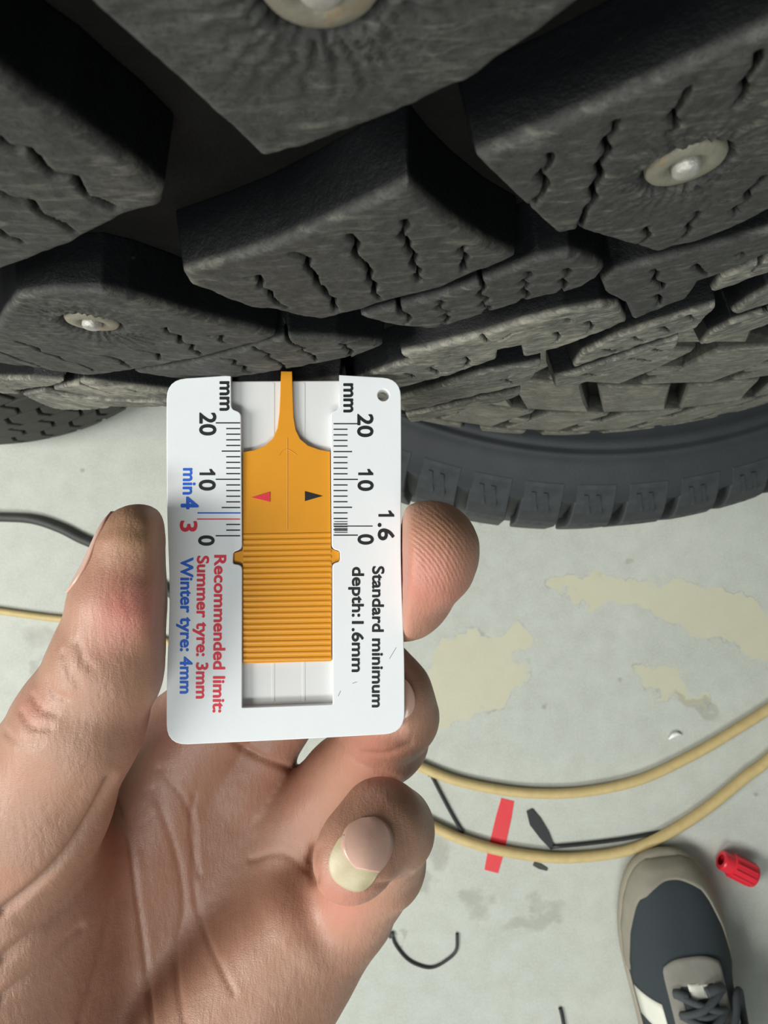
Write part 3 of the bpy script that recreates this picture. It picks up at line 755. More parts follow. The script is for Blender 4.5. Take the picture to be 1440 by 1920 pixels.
def build_gauge():
    root = empty('tread_depth_gauge', (0, 0, 0), 'white plastic tread depth gauge with orange slider held in the hand', 'gauge')
    R3 = Matrix((Vector(GX), Vector(GY), Vector(GN))).transposed().to_4x4()
    root.matrix_world = Matrix.Translation((0, 0, H / 1000)) @ CAMROT @ Matrix.Translation(Vector(GC) / 1000) @ R3
    # outlines
    O = [Z5(*p) for p in [(58, 82), (1198, 76), (1200, 420), (1199, 700), (1197, 900), (1203, 1150), (1214, 1400), (1216, 1600), (1216, 1803), (700, 1832), (58, 1862), (57, 1640), (62, 1450), (71, 1240), (72, 1060), (66, 900), (60, 720), (57, 400)]]
    rad = [3.4, 3.4, 6, 6, 6, 6, 6, 6, 3.6, 3, 3.6, 6, 6, 6, 6, 6, 6, 6]
    outer = rounded(O, rad)
    hc = Z5(1113, 158); hole = [hc + 1.06 * np.array([math.cos(a), math.sin(a)]) for a in np.linspace(0, 2 * math.pi, 28, endpoint=False)]
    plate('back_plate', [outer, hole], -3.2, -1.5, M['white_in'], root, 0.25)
    ch = [(372, 60), (372, 226), (420, 240), (425, 905), (382, 922), (380, 978), (425, 985), (425, 1678), (866, 1662), (864, 978), (901, 966), (901, 917), (861, 905), (857, 238), (896, 226), (897, 60)]
    U = [Z5(*p) for p in ch]
    top = [Z5(58, 82)] + U + [Z5(1198, 76)] + O[2:]
    trad = [3.4] + [0, .9, 1.1, .8, .4, .4, .8, .2, .2, .8, .4, .4, .8, 1.1, .9, 0] + rad[1:]
    plate('faceplate', [rounded(top, trad), hole], -1.6, 0.0, M['white'], root, 0.14)
    # slider
    S = [(613, 38), (668, 38), (671, 150), (675, 260), (686, 325), (707, 368), (745, 400), (800, 420), (854, 430), (858, 900), (862, 906), (899, 921), (899, 964), (862, 976), (859, 1400), (860, 1455), (428, 1468), (427, 1000), (424, 978), (383, 972), (383, 926), (424, 916), (427, 900), (427, 432), (480, 424), (535, 402), (575, 365), (596, 315), (605, 240), (609, 150)]
    Sg = [Z5(*p) for p in S]
    sl = plate('slider', [Sg], -1.45, -0.62, M['orange'], root, 0.10); sl['label'] = 'orange sliding depth probe'
    # gripping ribs
    rb = mesh('slider_rib', *tube([(-8.1, 0, 0), (8.1, 0, 0)], 0.30, 8)); rb.materials.append(M['orange'])
    for i in range(23):
        yc = 835 + i * 27.6; a, b = Z5(429, yc + 6), Z5(857, yc - 2)
        o = bpy.data.objects.new('slider_rib', rb); COL.objects.link(o); o.parent = sl
        c = (a + b) / 2; o.location = (c[0] / 1000, c[1] / 1000, 0.00042); o.rotation_euler = (0, 0, math.atan2(b[1] - a[1], b[0] - a[0]))
        o.scale = (np.linalg.norm(b - a) / 16.2, 1.15, 0.55)
    # centre rib line and the moulding scar
    a, b = Z5(645, 365), Z5(645, 812); v, f = tube([(*a, -0.60), (*b, -0.60)], 0.05, 6); part('mould_line', v, f, M['orange'], root)
    arc = [Z5(*p) for p in [(604, 448), (618, 428), (640, 420), (662, 427), (690, 446)]]
    v, f = tube([(*p, -0.60) for p in arc], 0.05, 6, smooth_n=5); part('mould_line', v, f, M['orange'], root)
    plate('pointer', [[Z5(470, 655), Z5(560, 676), Z5(560, 627)]], -0.66, -0.50, M['ink_red'], root, 0.03)['label'] = 'red pointer triangle'
    plate('pointer', [[Z5(815, 648), Z5(730, 625), Z5(730, 673)]], -0.66, -0.50, M['ink_black'], root, 0.03)['label'] = 'black pointer triangle'
    # floor channel details
    for x0, x1 in ((566, 580), (716, 730)):
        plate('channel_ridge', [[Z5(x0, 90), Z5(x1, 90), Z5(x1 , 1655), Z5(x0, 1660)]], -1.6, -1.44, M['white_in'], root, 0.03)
    # scales
    def tick(x0, x1, y, w, mat, name='scale_mark'):
        a, b = Z5(x0, y), Z5(x1, y); d = np.array([0, w / 2])
        V = [(*(a - d), -.05), (*(b - d), -.05), (*(b + d), -.05), (*(a + d), -.05)]; V += [(x, y_, .02) for x, y_, _ in V]
        part(name, V, [(4, 5, 6, 7), (0, 1, 5, 4), (1, 2, 6, 5), (2, 3, 7, 6), (3, 0, 4, 7)], mat, root)
    for k in range(21):
        y = 842 - k * 27.45
        if k == 4: tick(208, 418, 731, .24, M['ink_blue'], 'limit_mark'); continue
        if k == 3: tick(206, 416, 761, .2, M['ink_red'], 'limit_mark'); continue
        tick(297 if k % 10 == 0 else 326 if k % 5 == 0 else 348, 416, y, .22, M['ink_black'])
    for k in range(21):
        y = 839 - k * 27.1
        tick(870, 988 if k % 10 == 0 else 960 if k % 5 == 0 else 938, y, .22, M['ink_black'])
    tick(870, 1060, 795, .19, M['ink_black'], 'limit_mark')
    for y in (773, 798, 806, 818, 826): tick(874, 938, y, .14, M['ink_black'])
    def digit1(x0, x1, y):
        q = [Z5(*p) for p in [(x0, y - 6.5), (x0, y + 6.5), (x1, y + 6.5), (x1, y - 4), (x1 - 10, y - 12), (x1 - 18, y - 24), (x1 - 30, y - 24), (x1 - 24, y - 6.5)]]
        plate('lettering', [q], -0.03, 0.04, M['ink_black'], root, 0.01)
    K, Rr, Bl = M['ink_black'], M['ink_red'], M['ink_blue']; zt = 0.02
    text('mm', (318, 318), (368, 368), 93, 232, K, root, zt, 'lettering', 'mm', .10)
    text('20', (220, 220), (298, 298), 245, 352, K, root, zt, 'lettering', '20', .10)
    digit1(218, 295, 541); text('0', (218, 218), (295, 295), 572, 620, K, root, zt, 'lettering', '10', .10)
    text('0', (215, 215), (290, 290), 843, 888, K, root, zt, 'lettering', '0', .10)
    text('min', (140, 138), (188, 186), 515, 640, Bl, root, zt, 'lettering', 'blue min', .085)
    text('4', (130, 130), (212, 212), 655, 710, Bl, root, zt, 'lettering', 'blue 4', .12)
    text('3', (126, 126), (206, 206), 772, 820, Rr, root, zt, 'lettering', 'red 3', .11)
    text('mm', (920, 920), (970, 970), 103, 240, K, root, zt, 'lettering', 'mm', .10)
    text('20', (988, 988), (1062, 1062), 252, 360, K, root, zt, 'lettering', '20', .10)
    digit1(990, 1063, 541); text('0', (990, 990), (1063, 1063), 574, 622, K, root, zt, 'lettering', '10', .10)
    text('0', (990, 990), (1064, 1064), 837, 883, K, root, zt, 'lettering', '0', .10)
    digit1(1088, 1165, 743); text('.6', (1088, 1088), (1165, 1165), 782, 862, K, root, zt, 'lettering', '1.6', .10)
    text('Recommended limit:', (292, 284), (348, 340), 938, 1700, Rr, root, zt, 'lettering', 'red words Recommended limit:', .085)
    text('Summer tyre: 3mm', (208, 202), (264, 258), 942, 1632, Rr, root, zt, 'lettering', 'red words Summer tyre: 3mm', .085)
    text('Winter tyre: 4mm', (128, 124), (188, 182), 950, 1608, Bl, root, zt, 'lettering', 'blue words Winter tyre: 4mm', .085)
    text('Standard minimum', (1060, 1058), (1116, 1110), 992, 1675, K, root, zt, 'lettering', 'words Standard minimum', .085)
    text('depth:1.6mm', (962, 960), (1018, 1014), 996, 1503, K, root, zt, 'lettering', 'words depth:1.6mm', .085)
    # scuffs
    for a, b in (((1175, 1385), (1142, 1440)), ((905, 1596), (892, 1622)), ((962, 1560), (985, 1552))):
        p, q = Z5(*a), Z5(*b); v, f = tube([(*p, 0.0), (*q, 0.0)], .035, 5); part('scuff_mark', v, f, M['ink_black'], root)
build_gauge()

# ------------------------------------------------------------------ the hand (camera-frame mm, one continuous surface)
def build_hand():
    lens = Matrix.Translation((0, 0, H / 1000)) @ CAMROT
    C = atc
    h = 0.62
    # joints: (px, py, depth, radius mm)
    def J(px, py, c, r): return (C(px, py, c), r)
    palm = [  # metacarpals and pads
        (J(-60, 2230, 166, 23), J(345, 1400, 166, 12.0)), (J(40, 2260, 172, 22), J(448, 1445, 172, 11.6)),
        (J(150, 2260, 172, 21), J(566, 1550, 170, 11.0)), (J(270, 2240, 168, 19), J(648, 1700, 162, 10.5)),
        (J(330, 2000, 158, 17), J(560, 1740, 158, 11.5)),
        (J(-60, 2050, 152, 24), J(20, 1680, 143, 18.0)), (J(60, 1900, 156, 18), J(110, 1640, 150, 12.0)),
        (J(-300, 2500, 178, 28), J(60, 2150, 170, 25)), (J(-120, 2550, 178, 26), J(230, 2200, 172, 23))]
    thumb = [J(5, 1650, 141, 16.5), J(66, 1500, 131, 13.2), J(148, 1360, 124.5, 10.6), J(204, 1240, 121.5, 9.2), J(238, 1130, 120.5, 8.7), J(257, 1030, 120.5, 6.5), J(260, 1010, 121, 5.6)]
    index = [J(345, 1400, 166, 12), J(470, 1250, 158, 9.6), J(600, 1160, 150, 8.6), J(700, 1125, 142, 8.4), J(754, 1108, 134, 8.7), J(798, 1045, 127.5, 8.7), J(808, 1028, 126.5, 8.2)]
    middle = [J(448, 1440, 172, 12), J(516, 1330, 168, 9.4), J(600, 1230, 160, 9.0), J(670, 1200, 150, 8.4), J(690, 1180, 143, 7.5)]
    ring = [J(566, 1545, 170, 11.0), J(650, 1458, 163, 9.2), J(722, 1386, 150, 8.4), J(742, 1342, 141, 7.9), J(733, 1300, 137.5, 7.4), J(712, 1262, 137, 6.6)]
    pinky = [J(648, 1700, 160, 10.5), J(712, 1618, 147, 8.9), J(732, 1556, 133, 7.6), J(716, 1543, 128, 7.2), J(675, 1592, 124.0, 6.9), J(655, 1620, 123.4, 6.4)]
    allp = [c for s in palm for c in s] + thumb + index + middle + ring + pinky
    P = np.array([p for p, _ in allp]); rr = np.array([r for _, r in allp])
    lo = (P - rr[:, None]).min(0) - 3; hi = (P + rr[:, None]).max(0) + 3
    lo[1] = max(lo[1], C(0, 2330, 170)[1]); lo[0] = max(lo[0], C(-420, 0, 165)[0])
    ax = [np.arange(lo[d], hi[d], h) for d in range(3)]
    shape = tuple(len(a) for a in ax)
    def seg(A, B, field, k, margin=9.0):
        (a, ra), (b, rb) = A, B
        mn = np.minimum(a - ra, b - rb) - margin; mx = np.maximum(a + ra, b + rb) + margin
        i0 = [max(0, int((mn[d] - lo[d]) / h)) for d in range(3)]; i1 = [min(shape[d], int((mx[d] - lo[d]) / h) + 2) for d in range(3)]
        if any(i1[d] - i0[d] < 2 for d in range(3)): return
        X = ax[0][i0[0]:i1[0], None, None]; Y = ax[1][None, i0[1]:i1[1], None]; Z = ax[2][None, None, i0[2]:i1[2]]
        e = b - a; L = e @ e + 1e-9
        t = np.clip(((X - a[0]) * e[0] + (Y - a[1]) * e[1] + (Z - a[2]) * e[2]) / L, 0, 1)
        d = np.sqrt((X - a[0] - t * e[0]) ** 2 + (Y - a[1] - t * e[1]) ** 2 + (Z - a[2] - t * e[2]) ** 2) - (ra + (rb - ra) * t)
        sl = tuple(slice(i0[q], i1[q]) for q in range(3))
        field[sl] = smin(field[sl], d.astype(np.float32), k)
    def new(): return np.full(shape, 30.0, np.float32)
    Pm = new()
    for A, B in palm: seg(A, B, Pm, 6.0, 14)
    tot = Pm.copy()
    for chain, nprox in ((thumb, 3), (index, 2), (middle, 2), (ring, 1), (pinky, 1)):
        prox = new()
        for A, B in zip(chain[:nprox], chain[1:nprox + 1]): seg(A, B, prox, 3.0)
        full = new()
        for A, B in zip(chain[:-1], chain[1:]): seg(A, B, full, 2.5)
        tot = np.minimum(tot, smin(Pm, prox, 5.0 if chain is thumb else 3.0)); tot = np.minimum(tot, full)
    # flesh pressed flat where the gauge's edges bite
    X = ax[0][:, None, None]; Y = ax[1][None, :, None]; Z = ax[2][None, None, :]
    gx = (X - GC[0]) * GX[0] + (Y - GC[1]) * GX[1] + (Z - GC[2]) * GX[2]
    gy = (X - GC[0]) * GY[0] + (Y - GC[1]) * GY[1] + (Z - GC[2]) * GY[2]
    gz = (X - GC[0]) * GN[0] + (Y - GC[1]) * GN[1] + (Z - GC[2]) * GN[2]
    xl, xr = G(313, 1100)[0] - 0.15, G(753, 1060)[0] + 0.15
    yt, yb = G(530, 700)[1] + 3, G(530, 1390)[1] - 0.4
    box = np.maximum(np.maximum(xl - gx, gx - xr), np.maximum(np.maximum(gy - yt, yb - gy), np.maximum(-3.6 - gz, gz - 14)))
    tot = smax(tot, -box.astype(np.float32), 1.2)
    Vt, Fq = surface_nets(tot, lo, h)
    # smooth the voxel stair-steps
    n = len(Vt)
    for _ in range(3):
        acc = np.zeros_like(Vt); cnt = np.zeros(n)
        for a, b in ((0, 1), (1, 2), (2, 3), (3, 0)):
            np.add.at(acc, Fq[:, a], Vt[Fq[:, b]]); np.add.at(cnt, Fq[:, a], 1)
            np.add.at(acc, Fq[:, b], Vt[Fq[:, a]]); np.add.at(cnt, Fq[:, b], 1)
        Vt = 0.4 * Vt + 0.6 * acc / np.maximum(cnt, 1)[:, None]
    # forearm: carry the open wrist rim on, out of the frame
    E = np.concatenate([Fq[:, [a, (a + 1) % 4]] for a in range(4)]); key = np.sort(E, 1)
    uq, inv, ct = np.unique(key, axis=0, return_inverse=True, return_counts=True); be = E[ct[inv.ravel()] == 1]
    rim = np.unique(be); mp_ = {int(v): q for q, v in enumerate(rim)}; cen = Vt[rim].mean(0)
    ad = C(-300, 2500, 178) - C(60, 2150, 170); ad /= np.linalg.norm(ad); prev = {int(v): int(v) for v in rim}
    base = Vt[rim].copy(); flat = base - cen; flat -= np.outer(flat @ ad, ad); rad = np.linalg.norm(flat, axis=1).mean()
    circ = flat / (np.linalg.norm(flat, axis=1)[:, None] + 1e-6) * rad
    for q, L in enumerate((12, 30, 60, 110, 170, 230)):
        t = min(1, L / 90); ring_ = (base - cen - flat) * (1 - t) + flat * (1 - t) + circ * t * (1 + 0.0007 * L) + cen + ad * (L + 8)
        st = len(Vt); Vt = np.vstack([Vt, ring_]); nw = {int(v): st + k for v, k in mp_.items()}
        Fq = np.vstack([Fq, np.array([[prev[int(b)], prev[int(a)], nw[int(a)], nw[int(b)]] for a, b in be])]); prev = nw
    n = len(Vt)
    # normals
    fn = np.cross(Vt[Fq[:, 2]] - Vt[Fq[:, 0]], Vt[Fq[:, 3]] - Vt[Fq[:, 1]]); N = np.zeros_like(Vt)
    for a in range(4): np.add.at(N, Fq[:, a], fn)
    N /= np.linalg.norm(N, axis=1)[:, None] + 1e-9
    px = 720 + Vt[:, 0] / -Vt[:, 2] * F; py = 960 - Vt[:, 1] / -Vt[:, 2] * F; dep = -Vt[:, 2]
    front = np.clip(N[:, 2] * 2, 0, 1)
    disp = np.zeros(n)
    def crease(pts, depth, w, d0=0, d1=999):
        nonlocal disp
        L = catmull(np.array(pts, float), 8); d = line_d(L, px, py)
        disp -= depth * np.exp(-(d / w) ** 2) * front * (dep > d0) * (dep < d1)
        disp += 0.12 * depth * np.exp(-((d - 2.6 * w) / (2.0 * w)) ** 2) * front * (dep > d0) * (dep < d1)
    # palm lines
    crease([(206, 1462), (226, 1520), (243, 1580), (256, 1675), (272, 1790), (287, 1930)], 0.5, 5, 132)
    crease([(300, 1440), (345, 1500), (366, 1560), (362, 1650), (385, 1750), (437, 1862)], 0.28, 5, 130)
    crease([(440, 1392), (480, 1415), (540, 1440)], 0.8, 6, 130)
    crease([(470, 1612), (530, 1600), (585, 1640)], 0.3, 6, 130)
    crease([(0, 1712), (60, 1665), (119, 1606), (170, 1530), (206, 1462)], 1.1, 8)
    crease([(0, 1800), (60, 1750), (120, 1700), (200, 1600)], 0.8, 9)
    crease([(0, 1870), (70, 1815), (150, 1740)], 0.6, 8)
    crease([(365, 1490), (358, 1560), (372, 1640)], 0.35, 5, 130)
    crease([(290, 1480), (330, 1600), (345, 1700), (330, 1800), (345, 1920)], 0.35, 6, 130)
    crease([(150, 1920), (190, 1780), (215, 1620)], 0.4, 8, 130)
    crease([(590, 1590), (583, 1620), (590, 1650)], 0.8, 8)
    crease([(690, 1660), (740, 1655), (770, 1640)], 0.35, 5)
    # folds behind the thumb joint
    for pts in ([(88, 1275), (100, 1300), (125, 1312)], [(60, 1305), (78, 1330), (105, 1338)], [(40, 1335), (60, 1362), (95, 1365)], [(118, 1225), (130, 1262), (150, 1285)], [(10, 1372), (40, 1395), (80, 1392)], [(145, 1205), (158, 1240), (175, 1255)]):
        crease(pts, 0.3, 4.5)
    crease([(640, 1390), (665, 1425), (700, 1445), (745, 1462)], 0.4, 6)
    crease([(680, 1412), (725, 1412), (770, 1395)], 0.3, 5)
    disp += 0.16 * vnoise(Vt, 6.0, 3) + 0.04 * vnoise(Vt, 1.7, 4)
    # papillary lines on the index pad
    e = np.hypot(px - 700, (py - 1160) * 0.9); m = np.exp(-(((px - 820) / 60) ** 2 + ((py - 1010) / 70) ** 2)) * front * (dep < 135)
    Vt = Vt + N * disp[:, None]
    me = mesh('hand', Vt, Fq, True)
    flush = np.zeros(n)
    for (x, y, r, a) in ((235, 1150, 60, 1.0), (215, 1190, 45, .5), (800, 1080, 75, .75), (850, 1130, 40, .6), (700, 1400, 60, .5), (330, 1350, 60, .5), (640, 1680, 60, .55), (60, 1330, 30, .4), (520, 1480, 90, .2), (300, 1640, 120, .15)):
        flush = np.maximum(flush, a * np.exp(-(((px - x) / r) ** 2 + ((py - y) / (1.2 * r)) ** 2)))
    tan = np.zeros(n)
    for (x, y, r, a) in ((260, 990, 60, 1.0), (840, 980, 60, .5), (780, 1540, 70, .3), (290, 1250, 60, .5)):
        tan = np.maximum(tan, a * np.exp(-(((px - x) / r) ** 2 + ((py - y) / (1.1 * r)) ** 2)))
    pu = np.where(px > 600, np.hypot(px - 690, (py - 1165) * 0.9) / 7.5, (px * 0.75 + py * 0.66) / 8.5) * 2 * math.pi
    pm = np.exp(-(((px - 815) / 62) ** 2 + ((py - 1030) / 78) ** 2)) * (dep < 136) + 0.6 * np.exp(-(((px - 255) / 45) ** 2 + ((py - 1080) / 90) ** 2))
    for nm, v in (('flush', flush), ('tan', tan), ('print_u', pu), ('print_m', pm * front)):
        at_ = me.attributes.new(nm, 'FLOAT', 'POINT'); at_.data.foreach_set('value', v.astype(np.float32))
    hand = obj('hand', me, M['skin']); hand.matrix_world = lens
    setp(hand, 'bare left hand, palm up, pinching the white gauge between thumb and fingers', 'hand')
    # nails: thin curved plates lying on the finger ends
    tree = BVHTree.FromPolygons([tuple(v) for v in Vt], [tuple(int(i) for i in f) for f in Fq])
    def nail(name, outline, mat, parent, axis=None, lift=0.35, thick=0.35, n_=14, lab=None, dome=0.0):
        """outline in pixels: rows of (left, right) points along the nail"""
        rows = []
        L = catmull(np.array([o[0] for o in outline], float), 4); Rr = catmull(np.array([o[1] for o in outline], float), 4)
        V = []; m = len(L)
        for a, b in zip(L, Rr):
            for s in np.linspace(0, 1, n_):
                q = a + (b - a) * s
                if axis is None: o, d = Vector((0, 0, 0)), Vector(C(q[0], q[1], 1.0)).normalized()
                else: o, d = axis(q)
                hit = tree.ray_cast(o, d, 400.0 if axis is None else 47.0)
                V.append((hit, o, d, s))
        pts = []; last = None
        for hit, o, d, s in V:
            if hit[0] is None: pts.append(None); continue
            pts.append(np.array(hit[0] - d * (lift + dome * 4 * s * (1 - s))))
        good = [p for p in pts if p is not None]
        pts = [p if p is not None else None for p in pts]
        G_ = np.full((m, n_, 3), np.nan)
        for i, p in enumerate(pts):
            if p is not None: G_[i // n_, i % n_] = p
        for i in range(m):
            for j in range(n_):
                if np.isnan(G_[i, j, 0]):
                    for dj in range(1, n_):
                        for jj in (j - dj, j + dj):
                            if 0 <= jj < n_ and not np.isnan(G_[i, jj, 0]) and np.isnan(G_[i, j, 0]): G_[i, j] = G_[i, jj]
        G_ = G_[~np.isnan(G_[:, :, 0]).any(1)]; m = len(G_)
        # relax so the plate is smooth
        for _ in range(6):
            Q = G_.copy(); Q[1:-1] = 0.5 * G_[1:-1] + 0.25 * (G_[:-2] + G_[2:]); G_ = Q
            Q = G_.copy(); Q[:, 1:-1] = 0.5 * G_[:, 1:-1] + 0.25 * (G_[:, :-2] + G_[:, 2:]); G_ = Q
        Vv = list(G_.reshape(-1, 3)); Fc = []
        for i in range(m - 1):
            for j in range(n_ - 1):
                a = i * n_ + j; Fc.append((a, a + 1, a + n_ + 1, a + n_))
        o = part(name, Vv, Fc, mat, parent, smooth=True)
        sd = o.modifiers.new('thick', 'SOLIDIFY'); sd.thickness = thick / 1000; sd.offset = 0
        if lab: o['label'] = lab
        return o
    # little finger: plate and the long pale free edge
    pl = nail('nail', [((678, 1533), (702, 1531)), ((660, 1541), (720, 1540)), ((648, 1552), (732, 1553)), ((642, 1566), (738, 1569)), ((639, 1582), (738, 1587)), ((642, 1598), (733, 1604)), ((652, 1614), (724, 1621)), ((668, 1629), (711, 1636))], M['nail'], hand, lab='pink nail of the curled little finger', lift=0.22, dome=0.2, thick=0.2)
    nail('nail_free_edge', [((646, 1564), (638, 1569)), ((648, 1582), (624, 1591)), ((652, 1596), (616, 1613)), ((660, 1608), (617, 1633)), ((671, 1618), (627, 1652)), ((684, 1626), (645, 1665)), ((697, 1631), (664, 1672)), ((707, 1632), (682, 1671)), ((715, 1628), (699, 1655))], M['nail_tip'], pl, lab='long yellowish free edge of the nail', lift=0.2, thick=0.2)
    # thumb: nail on the outer side, seen edge-on
    def fromleft(q):
        yz = C(200, q[0], q[1]); return Vector((yz[0] - 40, yz[1], yz[2])), Vector((1, 0, 0))
    nail('nail', [((1112, 116.5), (1112, 126)), ((1100, 115.0), (1100, 128)), ((1080, 114.6), (1080, 129)), ((1040, 115.0), (1040, 129)), ((1000, 115.8), (1000, 128.5)), ((975, 117), (975, 127)), ((960, 119), (960, 125))], M['nail'], hand, fromleft, 0.25, 0.4, lab='thumb nail seen edge-on')
    nail('nail', [((745, 1262), (762, 1275)), ((745, 1285), (774, 1292)), ((745, 1310), (779, 1312)), ((745, 1330), (776, 1332)), ((745, 1352), (762, 1346))], M['nail'], hand, lab='nail showing beside the gauge corner')
build_hand()

# ------------------------------------------------------------------ things on the floor
def cord(name, pts, r, mat, label, cat, group=None, sides=12, n=10):
    P = [fl(x, y, r) for x, y in pts]; c = np.mean(P, 0); c[2] = 0
    v, f = tube(P, r, sides, True, n)
    o = part(name, v, f, mat, None, c, True); o.location = c / 1000
    return setp(o, label, cat, group)
M['cord'] = simple('tan_rubber_hose', (0.56, 0.43, 0.20), 0.55, 0.18, 120, 0.35, 600)
M['black'] = simple('black_nylon', (0.018, 0.019, 0.021), 0.5, 0.3, 400, 0.2, 900)
M['black_cable'] = simple('grey_black_cable', (0.045, 0.047, 0.045), 0.6, 0.3, 200, 0.2, 500)
M['red_tape'] = simple('red_tape', (0.68, 0.035, 0.045), 0.45, 0.12, 120, 0.15, 300)
M['red'] = simple('red_plastic', (0.72, 0.025, 0.045), 0.30, 0.10, 120, 0.1, 400)
g = 'tan hoses lying on the floor'
cord('hose', [(560, 1300), (640, 1360), (720, 1406), (780, 1434), (850, 1462), (930, 1480), (1010, 1488), (1100, 1484), (1200, 1462), (1300, 1415), (1380, 1368), (1440, 1330), (1560, 1250)], 5.6, M['cord'], 'upper of the two tan hoses curving over the floor right of the hand', 'hose', g)
cord('hose', [(600, 1420), (680, 1480), (740, 1512), (805, 1546), (870, 1575), (950, 1597), (1040, 1608), (1120, 1604), (1190, 1590), (1260, 1558), (1330, 1512), (1400, 1455), (1440, 1425), (1560, 1320)], 5.9, M['cord'], 'lower tan hose, crossing the red tape and passing the shoe tip', 'hose', g)
cord('hose', [(-120, 1128), (0, 1146), (80, 1157), (150, 1165), (240, 1180), (330, 1210), (430, 1260)], 3.9, M['cord'], 'short stretch of tan hose showing left of the thumb', 'hose', g)
cord('cable', [(-120, 968), (0, 970), (60, 974), (110, 990), (150, 1010), (195, 1030), (260, 1070), (330, 1120)], 5.2, M['black_cable'], 'dark grey cable curving along the floor left of the thumb tip', 'cable')
gz = 'cut black cable ties on the floor'
cord('cable_tie', [(735, 1752), (742, 1772), (762, 1797), (785, 1810), (810, 1814), (835, 1802), (855, 1782), (857, 1750)], 1.7, M['black'], 'black cable tie bent into an open hook below the curled little finger', 'cable tie', gz, 8)
for (hx, hy, tie, an) in ((733, 1751, 'cable_tie', 0.5), (806, 1449, 'cable_tie.001', 0.4)):
    TIE_HEADS = globals().setdefault('TIE_HEADS', []); TIE_HEADS.append((hx, hy, tie, an))
cord('cable_tie', [(808, 1452), (830, 1495), (850, 1532), (868, 1562)], 1.9, M['black'], 'straight black cable tie lying between the two tan hoses', 'cable tie', gz, 8, 4)
cord('cable_tie', [(1036, 1588), (1100, 1582), (1170, 1573), (1240, 1560)], 2.2, M['black'], 'long straight black cable tie running to the shoe tip', 'cable tie', gz, 8, 4)
cord('cable_tie', [(1050, 1890), (1054, 1905), (1060, 1940)], 2.0, M['black'], 'stub of black cable tie at the bottom edge', 'cable tie', gz, 8, 4)
def flat_strip(name, pts, w, t, mat, label, cat, z=0.0, group=None):
    P = np.array([fl(x, y, 0) for x, y in pts]); T = np.gradient(P, axis=0); T /= np.linalg.norm(T, axis=1)[:, None]
    S = np.stack([-T[:, 1], T[:, 0], 0 * T[:, 0]], 1); W = np.interp(np.linspace(0, 1, len(P)), np.linspace(0, 1, len(w)), w) / 2
    V = []; c = P.mean(0); c[2] = 0
    for p, s, q in zip(P, S, W):
        for a, zz in ((-1, z), (1, z), (1, z + t), (-1, z + t)): V.append(p + s * q * a + np.array([0, 0, zz]) - c)
    Fc = []
    for i in range(len(P) - 1):
        for k in range(4): Fc.append((i * 4 + k, i * 4 + (k + 1) % 4, i * 4 + 4 + (k + 1) % 4, i * 4 + 4 + k))
    Fc += [(3, 2, 1, 0), tuple(len(V) - 4 + k for k in range(4))]
    o = part(name, V, Fc, mat); o.location = c / 1000; bevel(o, 0.2, 1)
    return setp(o, label, cat, group)
flat_strip('red_tape', [(952, 1499), (945, 1530), (937, 1565), (929, 1600), (921, 1634)], [15, 17.5, 18, 18, 16], 0.5, M['red_tape'], 'strip of red tape stuck on the floor under the lower hose', 'tape')
flat_strip('rubber_scrap', [(992, 1518), (1003, 1540), (1020, 1565), (1036, 1590)], [7, 14, 12, 5], 2.2, M['black'], 'flat dark rubber scrap beside the red tape', 'scrap')
flat_strip('rubber_scrap', [(1000, 1619), (1012, 1624), (1026, 1630)], [4, 6, 3], 1.4, M['black_cable'], 'tiny dark scrap just below the lower hose', 'scrap')
# white fleck
v, f = tube([fl(1254, 1386, 2), fl(1262, 1379, 3), fl(1270, 1376, 3), fl(1278, 1378, 2)], [0.8, 2.6, 2.4, 0.6], 8, True, 4)
o = part('plastic_chip', v, f, simple('white_chip', (0.85, 0.85, 0.82), 0.4), smooth=True); setp(o, 'small white plastic chip on the floor under the upper hose', 'chip')

# red ribbed cap lying on its side
def build_cap():
    a, b = fl(1352, 1612, 13), fl(1412, 1642, 13); c = (a + b) / 2; ax = (b - a) / np.linalg.norm(b - a)
    root = empty('valve_cap', (c[0], c[1], 0), 'red plastic cap lying on its side right of the shoe', 'cap')
    L = np.linalg.norm(b - a); up = np.array([0, 0, 1.0]); sd_ = np.cross(ax, up)
    def lathe_ax(prof, seg=40, flute=0.0):
        V, Fc = [], []
        for t, r in prof:
            for k in range(seg):
                an = 2 * math.pi * k / seg; q = r * (1 + flute * (0.5 + 0.5 * math.cos(an * 10)))
                V.append(ax * (t * L / 2) + q * (math.cos(an) * up + math.sin(an) * sd_) + np.array([0, 0, 13]))
        for i in range(len(prof) - 1):
            for k in range(seg):
                j = (k + 1) % seg; Fc.append((i * seg + k, i * seg + j, (i + 1) * seg + j, (i + 1) * seg + k))
        return V, Fc
    V, Fc = lathe_ax([(-1, 6), (-1, 9.5), (-.92, 10.5), (-.45, 10.8), (-.40, 12.6), (.85, 13), (1.0, 12.4), (1.0, 10.2), (-.35, 9.2), (-.35, 0.1)], 40, 0.0)
    part('cap_body', V, Fc, M['red'], root, smooth=False)
    for k in range(12):
        an = 2 * math.pi * k / 12; rv = 12.6 * (math.cos(an) * up + math.sin(an) * sd_) + np.array([0, 0, 13.6])
        v, f = tube([rv + ax * L * -.19, rv + ax * L * .42], 1.0, 6); part('grip_rib', v, f, M['red'], root)
build_cap()

